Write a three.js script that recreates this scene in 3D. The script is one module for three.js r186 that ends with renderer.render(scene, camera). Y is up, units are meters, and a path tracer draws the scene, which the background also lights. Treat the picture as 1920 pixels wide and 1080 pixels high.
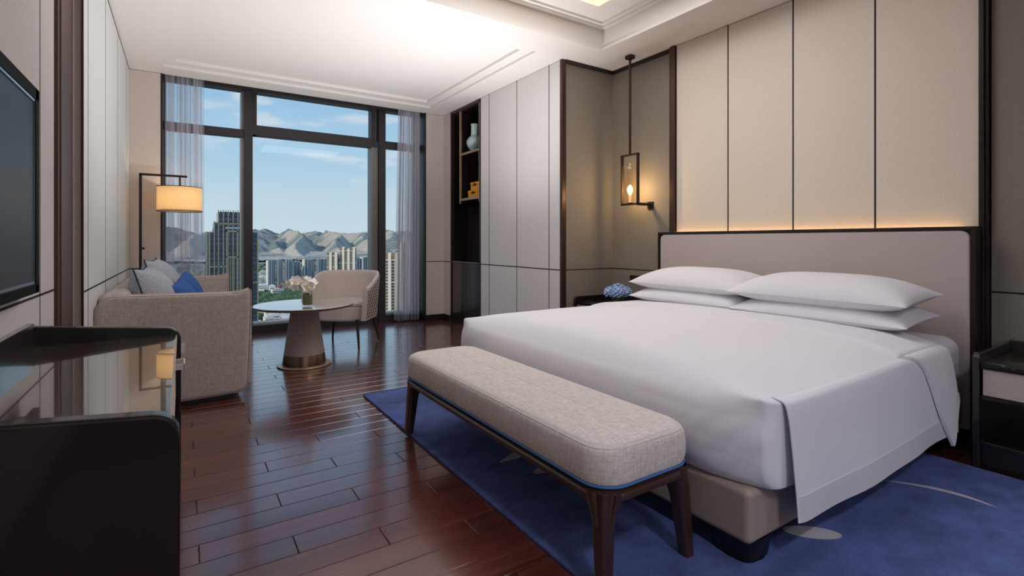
import * as THREE from 'three';
import { RoundedBoxGeometry } from 'three/addons/geometries/RoundedBoxGeometry.js';
import { mergeGeometries } from 'three/addons/utils/BufferGeometryUtils.js';
import { RectAreaLightUniformsLib } from 'three/addons/lights/RectAreaLightUniformsLib.js';

// ------------------------------------------------------------------ camera, sky, sun, area lights, exposure
const scene = new THREE.Scene();
const F = 943;                                             // focal length in pixels of the 1920 x 1080 frame
const camera = new THREE.PerspectiveCamera(2 * Math.atan(540 / F) * 180 / Math.PI, 1920 / 1080, 0.05, 20000);
camera.position.set(0, 1.1, 0);
camera.rotation.set(0, -33.26 * Math.PI / 180, 0);
camera.setViewOffset(1920, 1080, 0, 87.4, 1920, 1080);     // shift lens: verticals stay vertical
scene.add(camera);

const renderer = new THREE.WebGLRenderer({ antialias: true });
renderer.toneMapping = THREE.LinearToneMapping;
renderer.toneMappingExposure = 1.0;
renderer.shadowMap.enabled = true;
RectAreaLightUniformsLib.init();

const SKY = 1.0, SUN = 2.3;
const sunDir = new THREE.Vector3(-0.84, 0.5, 0.22).normalize();
const sun = new THREE.DirectionalLight(0xfff0da, SUN);
sun.name = 'sun';
sun.position.copy(sunDir).multiplyScalar(200); sun.castShadow = true;
sun.shadow.camera.left = sun.shadow.camera.bottom = -60; sun.shadow.camera.right = sun.shadow.camera.top = 60; sun.shadow.camera.far = 500;
scene.add(sun, sun.target);

function areaLight(name, color, intensity, w, h, pos, look) {
  const l = new THREE.RectAreaLight(color, intensity, w, h);
  l.name = name; l.position.set(...pos); l.lookAt(...look); scene.add(l); return l;
}
areaLight('ceiling_light_glow', 0xe8f0ff, 4.1, 1.5, 1.5, [2.14, 3.035, -2.35], [2.14, 0, -2.35]);
areaLight('headboard_strip_glow', 0xffc98a, 16.0, 0.012, 2.0, [3.705, 1.15, -1.99], [3.705, 3, -1.99]);

{
  const up = new THREE.SpotLight(0xf5f4f7, 29, 0, 1.02, 1.0, 2); up.name = 'uplight_glow'; up.position.set(2.05, .33, -3.66); up.target.position.set(1.34, 2.87, -4.42); up.castShadow = true; up.shadow.radius = 8; scene.add(up, up.target);
  for (const [x, z, power] of [[.7, .9, 11], [2.4, .9, 3.5], [.7, 1.8, 9], [2.4, 1.8, 3.5]]) {
    const d = new THREE.SpotLight(0xeef0ff, power, 0, 1.25, 0.8, 2); d.name = 'downlight_glow'; d.position.set(x, 2.83, z); d.target.position.set(x, 0, z); d.castShadow = true; d.shadow.radius = 6; scene.add(d, d.target);
  }
}

// ------------------------------------------------------------------ small tools
function rng(seed) { let a = seed >>> 0; return () => { a = (a + 0x6d2b79f5) | 0; let t = Math.imul(a ^ (a >>> 15), 1 | a); t = (t + Math.imul(t ^ (t >>> 7), 61 | t)) ^ t; return ((t ^ (t >>> 14)) >>> 0) / 4294967296; }; }
const lerp = (a, b, t) => a + (b - a) * t, clamp = (x, a = 0, b = 1) => Math.min(b, Math.max(a, x));
const smooth = (a, b, x) => { const t = clamp((x - a) / (b - a)); return t * t * (3 - 2 * t); };
const hash2 = (x, y) => { let h = Math.imul(x, 374761393) + Math.imul(y, 668265263); h = Math.imul(h ^ (h >>> 13), 1274126177); return ((h ^ (h >>> 16)) >>> 0) / 4294967296; };
function vnoise(x, y, px = 1e9, py = px) {                  // value noise, periodic
  const ix = Math.floor(x), iy = Math.floor(y), fx = x - ix, fy = y - iy, m = (a, p) => ((a % p) + p) % p;
  const u = fx * fx * (3 - 2 * fx), v = fy * fy * (3 - 2 * fy);
  const a = hash2(m(ix, px), m(iy, py)), b = hash2(m(ix + 1, px), m(iy, py)), c = hash2(m(ix, px), m(iy + 1, py)), d = hash2(m(ix + 1, px), m(iy + 1, py));
  return lerp(lerp(a, b, u), lerp(c, d, u), v);
}
function fbm(x, y, oct = 4) { let s = 0, a = 0.5; for (let i = 0; i < oct; i++) { s += a * vnoise(x, y); x = x * 2.03 + 17.1; y = y * 2.03 + 5.3; a *= 0.5; } return s; }
function tex(w, h, sizeX, sizeY, fn, srgb = true) {         // fn(u, v, x, y) -> [r, g, b] 0..1 or a number
  const d = new Uint8Array(w * h * 4);
  for (let y = 0; y < h; y++) for (let x = 0; x < w; x++) {
    const c = fn(x / w, y / h, x, y), o = (y * w + x) * 4, q = typeof c === 'number' ? [c, c, c] : c;
    for (let k = 0; k < 3; k++) d[o + k] = clamp(q[k]) * 255; d[o + 3] = 255;
  }
  const t = new THREE.DataTexture(d, w, h); t.wrapS = t.wrapT = THREE.RepeatWrapping; t.magFilter = THREE.LinearFilter; t.minFilter = THREE.LinearMipmapLinearFilter; t.generateMipmaps = true;
  if (srgb) t.colorSpace = THREE.SRGBColorSpace;
  t.repeat.set(1 / sizeX, 1 / sizeY); t.needsUpdate = true; return t;
}
const std = (o) => new THREE.MeshStandardMaterial(o), phys = (o) => new THREE.MeshPhysicalMaterial(o);

const counts = {};
function numbered(n) { counts[n] = (counts[n] ?? -1) + 1; return counts[n] ? n + '_' + String(counts[n]).padStart(3, '0') : n; }
function put(name, geo, material, parent) {
  const m = new THREE.Mesh(geo, material); m.name = parent ? name : numbered(name); m.castShadow = m.receiveShadow = true; (parent ?? scene).add(m); return m;
}
function tag(o, label, category, group) { Object.assign(o.userData, { label }); if (category) o.userData.category = category; if (group) o.userData.group = group; return o; }
function struct(o, label) { o.userData.kind = 'structure'; if (label) o.userData.label = label; return o; }
function thing(name, label, category, pos = [0, 0, 0], turn = 0, group) {
  const g = new THREE.Group(); g.name = numbered(name); g.position.set(...pos); g.rotation.y = turn; scene.add(g); return tag(g, label, category, group);
}
function shell(name, label) { const g = new THREE.Group(); g.name = name; scene.add(g); return struct(g, label); }
function metricUV(geo) {                                    // uv in metres from the dominant axis of each face
  const g = geo.index ? geo.toNonIndexed() : geo, p = g.attributes.position, n = p.count, uv = new Float32Array(n * 2), a = new THREE.Vector3(), b = new THREE.Vector3(), c = new THREE.Vector3();
  for (let i = 0; i < n; i += 3) {
    a.fromBufferAttribute(p, i); b.fromBufferAttribute(p, i + 1); c.fromBufferAttribute(p, i + 2);
    const N = b.clone().sub(a).cross(c.clone().sub(a)), x = Math.abs(N.x), y = Math.abs(N.y), z = Math.abs(N.z);
    [a, b, c].forEach((q, k) => { const [s, t] = x >= y && x >= z ? [q.z, q.y] : y >= z ? [q.x, q.z] : [q.x, q.y]; uv[(i + k) * 2] = s; uv[(i + k) * 2 + 1] = t; });
  }
  g.setAttribute('uv', new THREE.BufferAttribute(uv, 2)); return g;
}
function box(x0, x1, y0, y1, z0, z1, r = 0, seg = 2) {
  const w = x1 - x0, h = y1 - y0, d = z1 - z0; r = Math.min(r, 0.49 * Math.min(w, h, d));
  const g = r > 0 ? new RoundedBoxGeometry(w, h, d, seg, r) : new THREE.BoxGeometry(w, h, d);
  g.translate((x0 + x1) / 2, (y0 + y1) / 2, (z0 + z1) / 2); return metricUV(g);
}
const merge = (list) => mergeGeometries(list.map((g) => { g = g.index ? g.toNonIndexed() : g; for (const k of Object.keys(g.attributes)) if (!['position', 'normal', 'uv'].includes(k)) g.deleteAttribute(k); return g; }));
function grid(nu, nv, fn, uvScale) {                        // fn(u, v) -> [x, y, z]; smooth normals from the function itself
  const P = new Float32Array((nu + 1) * (nv + 1) * 3), N = P.slice(), U = new Float32Array((nu + 1) * (nv + 1) * 2), I = [], e = 1e-3;
  for (let i = 0; i <= nu; i++) for (let j = 0; j <= nv; j++) {
    const u = i / nu, v = j / nv, k = i * (nv + 1) + j, p = fn(u, v);
    P.set(p, k * 3);
    const a = fn(u - e, v), b = fn(u + e, v), c = fn(u, v - e), d = fn(u, v + e);
    let n = new THREE.Vector3(b[0] - a[0], b[1] - a[1], b[2] - a[2]).cross(new THREE.Vector3(d[0] - c[0], d[1] - c[1], d[2] - c[2])); if (n.length() < 1e-10) n.set(0, 1, 0); n.normalize();
    N.set([n.x, n.y, n.z], k * 3); const s = uvScale ? uvScale(u, v, p) : [u, v]; U.set(s, k * 2);
    if (i < nu && j < nv) I.push(k, k + nv + 1, k + 1, k + 1, k + nv + 1, k + nv + 2);
  }
  const g = new THREE.BufferGeometry(); g.setAttribute('position', new THREE.BufferAttribute(P, 3)); g.setAttribute('normal', new THREE.BufferAttribute(N, 3)); g.setAttribute('uv', new THREE.BufferAttribute(U, 2)); g.setIndex(I); return g;
}
const V2 = (x, y) => new THREE.Vector2(x, y), V3 = (x, y, z) => new THREE.Vector3(x, y, z);
const lathe = (pts, seg = 48) => new THREE.LatheGeometry(pts.map((p) => V2(...p)), seg);
const tube = (pts, r, n = 40, rs = 8, closed = false) => new THREE.TubeGeometry(new THREE.CatmullRomCurve3(pts.map((p) => V3(...p)), closed, 'catmullrom', 0.5), n, r, rs, closed);
function roundRect(x0, x1, y0, y1, r) {
  const [a, b, c, d] = Array.isArray(r) ? r : [r, r, r, r], s = new THREE.Shape();   // radii: bottom-left, bottom-right, top-right, top-left
  s.moveTo(x0 + a, y0); s.lineTo(x1 - b, y0); if (b) s.absarc(x1 - b, y0 + b, b, -Math.PI / 2, 0); s.lineTo(x1, y1 - c); if (c) s.absarc(x1 - c, y1 - c, c, 0, Math.PI / 2);
  s.lineTo(x0 + d, y1); if (d) s.absarc(x0 + d, y1 - d, d, Math.PI / 2, Math.PI); s.lineTo(x0, y0 + a); if (a) s.absarc(x0 + a, y0 + a, a, Math.PI, Math.PI * 1.5); return s;
}
function extrude(shape, depth, bevel = 0, seg = 2, curve = 10) {
  return new THREE.ExtrudeGeometry(shape, { depth: depth - 2 * bevel, bevelEnabled: bevel > 0, bevelSize: bevel, bevelOffset: -bevel, bevelThickness: bevel, bevelSegments: seg, curveSegments: curve }).translate(0, 0, bevel);
}
const alongX = (g) => g.applyMatrix4(new THREE.Matrix4().set(0, 0, 1, 0, 0, 1, 0, 0, -1, 0, 0, 0, 0, 0, 0, 1)); // drawn in (x, y): x becomes -z, depth becomes +x
const flatUp = (g) => g.rotateX(-Math.PI / 2);               // drawn in (x, y): y becomes -z, depth becomes +y
const curve = (pts) => { const c = new THREE.CatmullRomCurve3(pts.map((p) => V3(p[0], p[1], p[2] ?? 0)), false, 'catmullrom', 0.5); return (t) => { if (t < 0) { const a = c.getPoint(0), b = c.getPoint(0.01); return a.add(a.clone().sub(b).multiplyScalar(-t / 0.01)); } if (t > 1) { const a = c.getPoint(1), b = c.getPoint(0.99); return a.add(a.clone().sub(b).multiplyScalar((t - 1) / 0.01)); } return c.getPoint(t); }; };

// ------------------------------------------------------------------ sky: air and a few thin clouds
{
  const W = 2048, H = 1024, d = new Float32Array(W * H * 4), stops = [[0, .56, .70, .78], [4, .52, .68, .78], [9, .39, .61, .78], [18, .27, .50, .76], [40, .17, .37, .66], [90, .10, .25, .52]];
  for (let y = 0; y < H; y++) {
    const el = ((y + .5) / H - .5) * 180; let k = 0; while (k < stops.length - 2 && el > stops[k + 1][0]) k++;
    const t = smooth(0, 1, clamp((el - stops[k][0]) / (stops[k + 1][0] - stops[k][0])) * .5 + .25) * 1.45 - .225, s = clamp(t);
    for (let x = 0; x < W; x++) {
      const az = (x / W) * 360, o = (y * W + x) * 4;
      let c = [1, 2, 3].map((i) => lerp(stops[k][i], stops[k + 1][i], s));
      if (el > 4) {
        const n = fbm(az / 5.0 + 3.7, el / 1.1, 5) + .35 * fbm(az / 18 + 9, el / 5, 3), a = smooth(.76, .92, n) * smooth(4, 8, el) * (1 - smooth(45, 75, el)) * .55;
        c = c.map((q, i) => lerp(q, [.72, .77, .82][i], a));
      }
      d.set([...c, 1], o);
    }
  }
  const t = new THREE.DataTexture(d, W, H, THREE.RGBAFormat, THREE.FloatType); t.mapping = THREE.EquirectangularReflectionMapping; t.magFilter = THREE.LinearFilter; t.wrapS = THREE.RepeatWrapping; t.colorSpace = THREE.LinearSRGBColorSpace; t.needsUpdate = true;
  scene.background = t; scene.backgroundIntensity = SKY; scene.environmentIntensity = SKY;
}

// ------------------------------------------------------------------ materials
const R0 = rng(7);
const weave = (w, tile, base, amp, slub) => tex(w, w, tile, tile, (u, v, x, y) => {
  const a = vnoise(x / 2, y / slub, w / 2, w / slub), b = vnoise(x / slub, y / 2, w / slub, w / 2), f = hash2(x, y) - .5, k = 1 + amp * ((a - .5) + (b - .5)) + amp * .5 * f;
  return base.map((c) => c * k);
});
const weaveBump = (w, tile, slub) => tex(w, w, tile, tile, (u, v, x, y) => .5 * vnoise(x / 2, y / slub, w / 2, w / slub) + .5 * vnoise(x / slub, y / 2, w / slub, w / 2), false);
const linenBump = weaveBump(256, .16, 16);
const M = {};
M.white = std({ color: 0xd9d7d4, roughness: .85 });
M.ceiling = std({ color: 0xe9e4de, roughness: .9 });
M.wallBeige = std({ map: weave(256, .12, [.89, .84, .775], .06, 8), roughness: .85 });
M.wallGrey = std({ map: weave(256, .12, [.90, .88, .87], .06, 8), roughness: .8 });
M.wallLeft = std({ map: weave(256, .12, [.90, .90, .89], .06, 8), roughness: .62 });
M.wallEnd = std({ map: weave(256, .12, [.83, .785, .755], .06, 8), roughness: .8 });
M.wallTaupe = std({ map: weave(256, .12, [.535, .505, .46], .07, 8), roughness: .8 });
M.wallTv = std({ map: weave(256, .12, [.84, .825, .81], .06, 8), roughness: .8 });
M.wallReturn = std({ map: weave(256, .12, [.74, .68, .63], .06, 8), roughness: .8 });
M.trimBrown = std({ color: 0x5a3f36, roughness: .45, metalness: .15 });
M.gap = std({ color: 0x2a211d, roughness: .9 });
M.bronze = std({ color: 0x54413a, roughness: .32, metalness: .75 });
M.bronzeDark = std({ color: 0x2d2320, roughness: .35, metalness: .35 });
M.bronzeBright = std({ color: 0xc4a78d, roughness: .35, metalness: .7 });
M.darkWood = phys({ color: 0x1d1310, roughness: .3, clearcoat: .6, clearcoatRoughness: .08 });
M.lacquer = phys({ color: 0x1a110e, roughness: .35, clearcoat: 1, clearcoatRoughness: .05 });
M.lacquerDark = phys({ color: 0x150d0b, roughness: .4, specularIntensity: .5, clearcoat: .45, clearcoatRoughness: .08 });
M.benchWood = phys({ color: 0x38211a, roughness: .35, clearcoat: .35, clearcoatRoughness: .2 });
M.frame = std({ color: 0x3b3638, roughness: .5, metalness: .2 });
M.frameLight = std({ color: 0xb9b6b4, roughness: .5 });
M.glass = phys({ color: 0xffffff, transmission: 1, roughness: 0, thickness: 0, ior: 1.5, specularIntensity: .5 });
M.clear = phys({ color: 0xffffff, transmission: 1, roughness: .02, thickness: 0, ior: 1.45 });
M.amber = phys({ color: 0xfff9ec, transmission: 1, roughness: .03, thickness: 0, ior: 1.45 });
M.linen = std({ map: weave(512, .30, [.74, .695, .67], .20, 32), bumpMap: linenBump, bumpScale: .0003, roughness: .95 });
M.linenBench = std({ map: weave(512, .30, [.81, .775, .75], .17, 32), bumpMap: linenBump, bumpScale: .0003, roughness: .95 });
M.leather = std({ color: 0xb9aba3, roughness: .55 });
M.leatherPale = std({ color: 0xd0c4bc, roughness: .55 });
M.leatherTaupe = std({ color: 0xa0928d, roughness: .55 });
M.upholstery = std({ color: 0xbeb1ab, roughness: .7 });
M.bedBase = std({ color: 0x9f8f83, roughness: .5 });
M.sheet = std({ color: 0xe4e2e6, roughness: .8, side: THREE.DoubleSide });
M.sheetBand = std({ color: 0xd3d2d6, roughness: .85, side: THREE.DoubleSide });
M.bluePipe = std({ color: 0x3f6da8, roughness: .7 });
M.black = std({ color: 0x0c0b0c, roughness: .4 });
M.blackGloss = phys({ color: 0x0b0a0a, roughness: .15, clearcoat: 1, clearcoatRoughness: .02 });

// ------------------------------------------------------------------ floor: planks laid across the room
{
  const woodTex = tex(1024, 512, 2.4, .6, (u, v, x, y) => {
    const w = .02 * Math.sin(u * 6.283 * 2) + .03 * vnoise(u * 6, v * 4, 6, 4), g = vnoise(u * 10, (v + w) * 120, 10, 120) * .5 + vnoise(u * 30, v * 256, 30, 256) * .3 + vnoise(u * 5, (v + w) * 28, 5, 28) * .5, f = vnoise(u * 160, v * 256, 160, 256);
    const k = .72 + .42 * (g - .45) + .10 * (f - .5); return [.50 * k, .245 * k * (.94 + .1 * g), .20 * k * (.94 + .08 * g)];
  });
  const tones = [[1, 1, 1], [.82, .78, .78], [1.12, 1.05, 1.0], [.92, .86, .88], [1.04, .94, .92], [.74, .68, .70]].map((c) => { const m = phys({ map: woodTex, roughness: .22, ior: 1.7, clearcoat: 1, clearcoatRoughness: .13 }); m.color.setRGB(...c.map((q) => q * .78)); return m; });
  const floor = struct(put('floor', box(-.62, 4.0, -.08, -.02, -6.86, 2.4), M.black), 'dark red brown hardwood plank floor');
  const W = .1252, L = .88, JOINT = [.632, .345, .05], r = rng(11), gap = .0009;
  const plankGeo = (len, seed) => {                          // flat board with a small bevel round its top
    const q = rng(seed), g = new THREE.BufferGeometry(), b = .0022, x = len / 2 - gap, z = W / 2 - gap, P = [], tri = (...t) => t.forEach((p) => P.push(...p));
    const top = [[-x + b, 0, -z + b], [x - b, 0, -z + b], [x - b, 0, z - b], [-x + b, 0, z - b]], low = [[-x, -b, -z], [x, -b, -z], [x, -b, z], [-x, -b, z]], bot = low.map((p) => [p[0], -.018, p[2]]);
    tri(top[0], top[3], top[2]); tri(top[0], top[2], top[1]);
    for (let i = 0; i < 4; i++) { const j = (i + 1) % 4; tri(top[i], top[j], low[j]); tri(top[i], low[j], low[i]); tri(low[i], low[j], bot[j]); tri(low[i], bot[j], bot[i]); }
    g.setAttribute('position', new THREE.Float32BufferAttribute(P, 3));
    const U = [], ou = q() * 5, ov = q() * 5; for (let i = 0; i < P.length; i += 3) U.push(P[i] + ou, P[i + 2] + ov);
    g.setAttribute('uv', new THREE.Float32BufferAttribute(U, 2)); g.computeVertexNormals(); return g;
  };
  const full = [...Array(12)].map((_, i) => plankGeo(L, 100 + i)); let seed = 500; const rest = [];
  for (let k = -18; k < 41; k++) {
    const z1 = -1.77 - W * k, z0 = z1 - W; if (z0 < -6.85) break;
    const xr = z0 < -3.82 ? 3.09 : 3.77, zc = (z0 + z1) / 2;
    for (let n = -3; n < 6; n++) {
      let a = JOINT[((k % 3) + 3) % 3] + n * L, b = a + L; a = Math.max(a, -.54); b = Math.min(b, xr); if (b - a < .03) continue;
      if (z0 > -3.4 && z1 < -.4 && a > 1.2 && b < 3.1) { r(); r(); continue; }           // wholly under the rug
      const isFull = Math.abs(b - a - L) < 1e-6, g = isFull ? full[Math.floor(r() * 12)] : plankGeo(b - a, seed++), tone = tones[Math.floor(r() * 6)], tilt = (r() - .5) * .0007;
      if (zc > -.55) { const c = g.clone(); c.translate((a + b) / 2, 0, zc); rest.push(c); continue; }
      const m = put('plank', g, tone, floor); m.position.set((a + b) / 2, -.0002, zc); m.rotation.x = tilt; m.rotation.z = (r() - .5) * .0008;
    }
  }
  const m = put('plank_remainder', merge(rest), tones[0], floor); m.userData.kind = 'stuff';
}

// ------------------------------------------------------------------ ceiling: soffit, moulded recess near the window, deep tray over the bed
{
  const c = shell('ceiling', 'white plaster ceiling with a moulded recess by the window and a deep tray over the bed');
  const H = 2.87, hole = (x0, x1, z0, z1) => { const p = new THREE.Path(); p.moveTo(x0, -z0); p.lineTo(x1, -z0); p.lineTo(x1, -z1); p.lineTo(x0, -z1); p.closePath(); return p; };
  const plate = (x0, x1, z0, z1, y, t, holes) => { const s = new THREE.Shape(); s.moveTo(x0, -z0); s.lineTo(x1, -z0); s.lineTo(x1, -z1); s.lineTo(x0, -z1); s.closePath(); s.holes = holes.map((h) => hole(...h)); return metricUV(flatUp(extrude(s, t)).translate(0, y, 0)); };
  const A = [-.155, 2.76, -6.19, -3.80], B = [-.05, 2.65, -6.05, -3.90], T = [.1, 3.27, -3.45, .15];
  put('soffit', plate(-.62, 4.0, -6.47, 2.4, H, .025, [A, T]), M.ceiling, c);
  put('recess_step', plate(A[0] - .02, A[1] + .02, A[2] - .02, A[3] + .02, H + .025, .03, [B]), M.ceiling, c);
  put('recess_panel', plate(B[0] - .02, B[1] + .02, B[2] - .02, B[3] + .02, H + .055, .03, []), M.ceiling, c);
  put('slab', plate(-.62, 4.0, -6.47, 2.4, H + .30, .06, []), M.ceiling, c);
  const ring = (x0, x1, z0, z1, y0, y1, t) => merge([box(x0 - t, x1 + t, y0, y1, z0 - t, z0), box(x0 - t, x1 + t, y0, y1, z1, z1 + t), box(x0 - t, x0, y0, y1, z0, z1), box(x1, x1 + t, y0, y1, z0, z1)]);
  put('tray_side', ring(T[0], T[1], T[2], T[3], H + .02, H + .30, .03), M.ceiling, c);
  put('tray_lip', ring(T[0] + .014, T[1] - .014, T[2] + .014, T[3] - .014, H, H + .022, .014), M.ceiling, c);
  put('tray_cornice', merge([ring(T[0] + .03, T[1] - .03, T[2] + .03, T[3] - .03, H + .19, H + .225, .03), ring(T[0] + .06, T[1] - .06, T[2] + .06, T[3] - .06, H + .215, H + .24, .06)]), M.ceiling, c);
  put('tray_panel', plate(T[0] - .02, T[1] + .02, T[2] - .02, T[3] + .02, H + .235, .05, []), M.ceiling, c);
}

// ------------------------------------------------------------------ walls
function cuts(a, list, b) { const e = [a, ...list, b]; return e.slice(1).map((q, i) => [e[i], q]); }
// panels of a wall whose face lies at x = X (side +1 faces +x, -1 faces -x)
function panelsX(parent, X, side, spans, rows, mat, g = .0035, t = .02) {
  for (const [z0, z1] of spans) for (const [y0, y1] of rows) put('panel', box(side > 0 ? X - t : X, side > 0 ? X : X + t, y0 + g, y1 - g, z0 + g, z1 - g, .0025, 1), mat, parent);
}
function panelsZ(parent, Z, spans, rows, mat, g = .0035, t = .02) { for (const [x0, x1] of spans) for (const [y0, y1] of rows) put('panel', box(x0 + g, x1 - g, y0 + g, y1 - g, Z - t, Z, .0025, 1), mat, parent); }
function inlayX(parent, X, side, zs, ys, z0, z1) {
  for (const z of zs) put('inlay', box(side > 0 ? X - .02 : X - .0008, side > 0 ? X + .0008 : X + .02, .08, H, z - .0045, z + .0045), M.gap, parent);
  for (const y of ys) put('inlay', box(side > 0 ? X - .02 : X - .0008, side > 0 ? X + .0008 : X + .02, y - .005, y + .005, z0, z1), M.gap, parent);
}
const H = 2.87, DADO = .82, rowsD = [[.08, DADO], [DADO, H]];
{
  // left wall: fabric panels behind the sofa, television wall set back nearer the camera
  const w = shell('wall_left', 'left wall of pale fabric panels with a set back television panel');
  put('backing', merge([box(-.62, -.472, 0, H, -6.86, -3.6), box(-.62, -.523, 0, H, -3.62, 2.4)]), M.gap, w);
  panelsX(w, -.455, 1, cuts(-6.45, [-6.17, -5.37, -4.565, -3.775], -3.60), rowsD, M.wallLeft);
  inlayX(w, -.455, 1, [-6.17, -5.37, -4.565, -3.775], [DADO], -6.45, -3.60); inlayX(w, -.505, 1, [-2.885, -1.1, .2], [.872], -3.20, 2.38);
  put('return_panel', box(-.493, -.458, .08, H, -3.62, -3.598, .002, 1), M.wallReturn, w); put('inlay', box(-.47, -.4535, H - .010, H, -6.45, -3.6), M.gap, w);
  put('edge_trim', box(-.461, -.4525, 0, H, -3.612, -3.594, .002, 1), M.bronze, w);
  put('frame_trim', merge([box(-.53, -.490, 0, H, -3.545, -3.17, .003), box(-.53, -.484, 0, H, -3.235, -3.205, .004)]), M.trimBrown, w);
  put('bright_trim', box(-.5, -.4925, 0, H, -3.60, -3.592, .001, 1), std({ color: 0xe4e6ea, roughness: .35, metalness: .3 }), w);
  panelsX(w, -.505, 1, cuts(-3.17, [-2.885], -1.1), [[.08, .872], [.872, H]], M.wallTv);
  panelsX(w, -.505, 1, cuts(-1.1, [.2], 2.38), [[.08, .872], [.872, H]], M.wallTv);

  // window wall: a panel on either side of the opening
  const ww = shell('wall_window', 'narrow beige end panels on either side of the window');
  put('backing', merge([box(-.62, -.19, 0, 3.2, -6.86, -6.472), box(2.815, 3.5, 0, 3.2, -6.86, -6.472), box(-.3, 3.0, 2.96, 3.2, -6.86, -6.45)]), M.gap, ww);
  panelsZ(ww, -6.45, [[-.465, -.185]], rowsD, M.wallEnd); panelsZ(ww, -6.45, [[2.808, 3.095]], rowsD, M.wallEnd);
  put('jamb_trim', merge([box(-.188, -.170, 0, 2.96, -6.80, -6.445, .002, 1), box(2.793, 2.812, 0, 2.96, -6.80, -6.445, .002, 1)]), M.bronzeDark, ww);

  // right wall: narrow panel, built in cabinet opening, wardrobe panels, then the recess of the far bedside table
  const r = shell('wall_right', 'right wall of warm grey fabric panels with bronze trims');
  put('backing', merge([box(3.102, 3.5, 0, H, -6.86, -6.236), box(3.102, 3.5, 0, H, -5.405, -3.835), box(3.778, 4.0, 0, H, -5.4, 2.4), box(3.44, 3.5, 0, H, -6.3, -5.3)]), M.gap, r);
  panelsX(r, 3.082, -1, [[-6.457, -6.236]], rowsD, M.wallEnd);
  panelsX(r, 3.082, -1, cuts(-5.405, [-5.20, -4.602, -4.02], -3.842), rowsD, M.wallGrey);
  inlayX(r, 3.082, -1, [-5.20, -4.602, -4.02], [DADO], -5.405, -3.842); inlayX(r, 3.082, -1, [], [DADO], -6.45, -6.236); inlayX(r, 3.758, -1, [], [DADO], -3.812, -3.055); inlayX(r, 3.735, -1, [-2.472, -1.948, -1.427], [], 0, 0); inlayX(r, 3.758, -1, [.35], [DADO], -.88, 2.38);
  for (const [a, b, z] of [[3.126, 3.76, -3.812], [-.455, -.185, -6.45], [2.808, 3.082, -6.45]]) put('inlay', box(a, b, DADO - .005, DADO + .005, z - .02, z + .0008), M.gap, r);
  put('corner_trim', merge([box(3.076, 3.12, 0, H, -3.842, -3.806, .003, 1), box(3.118, 3.126, 0, H, -3.812, -3.804, .002, 1)]), M.bronze, r);
  panelsZ(r, -3.812, [[3.126, 3.775]], rowsD, M.wallTaupe);
  panelsX(r, 3.758, -1, [[-3.818, -3.055]], rowsD, M.wallTaupe);
  put('top_trim', merge([box(3.12, 3.758, H - .035, H - .001, -3.812, -3.795), box(3.740, 3.758, H - .035, H - .001, -3.80, -3.05)]), M.bronzeDark, r);
  put('panel_trim', merge([box(3.722, 3.778, 0, H, -3.056, -3.026, .003, 1), box(3.71, 3.778, 0, H, -3.028, -2.99, .003, 1)]), M.bronze, r);
  panelsX(r, 3.735, -1, cuts(-2.988, [-2.472, -1.948, -1.427], -.918), [[.08, H]], M.wallBeige, .0045);
  put('panel_trim', merge([box(3.71, 3.778, 0, H, -.918, -.895, .003, 1), box(3.725, 3.778, 0, H, -.896, -.88, .002, 1)]), M.bronzeDark, r);
  panelsX(r, 3.758, -1, cuts(-.88, [.35], 2.38), rowsD, M.wallTaupe);

  const b = shell('wall_back', 'plain wall behind the camera');
  put('plaster', box(-.62, 4.0, 0, H, 2.38, 2.5), M.wallEnd, b);

  const bb = shell('baseboard_right', 'dark baseboard along the right wall');
  put('board', merge([box(2.795, 3.082, 0, .08, -6.452, -6.438, .003, 1), box(3.068, 3.084, 0, .08, -6.45, -6.236, .003, 1), box(3.068, 3.084, 0, .08, -5.405, -3.842, .003, 1), box(3.12, 3.758, 0, .08, -3.812, -3.798, .003, 1), box(3.742, 3.76, 0, .08, -3.8, 2.38, .003, 1)]), M.darkWood, bb);
  const bl = shell('baseboard_left', 'dark baseboard along the left wall');
  put('board', merge([box(-.456, -.442, 0, .08, -6.45, -3.60, .003, 1), box(-.506, -.492, 0, .08, -3.2, 2.38, .003, 1), box(-.455, -.19, 0, .08, -6.452, -6.438, .003, 1)]), M.darkWood, bl);
}

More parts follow.
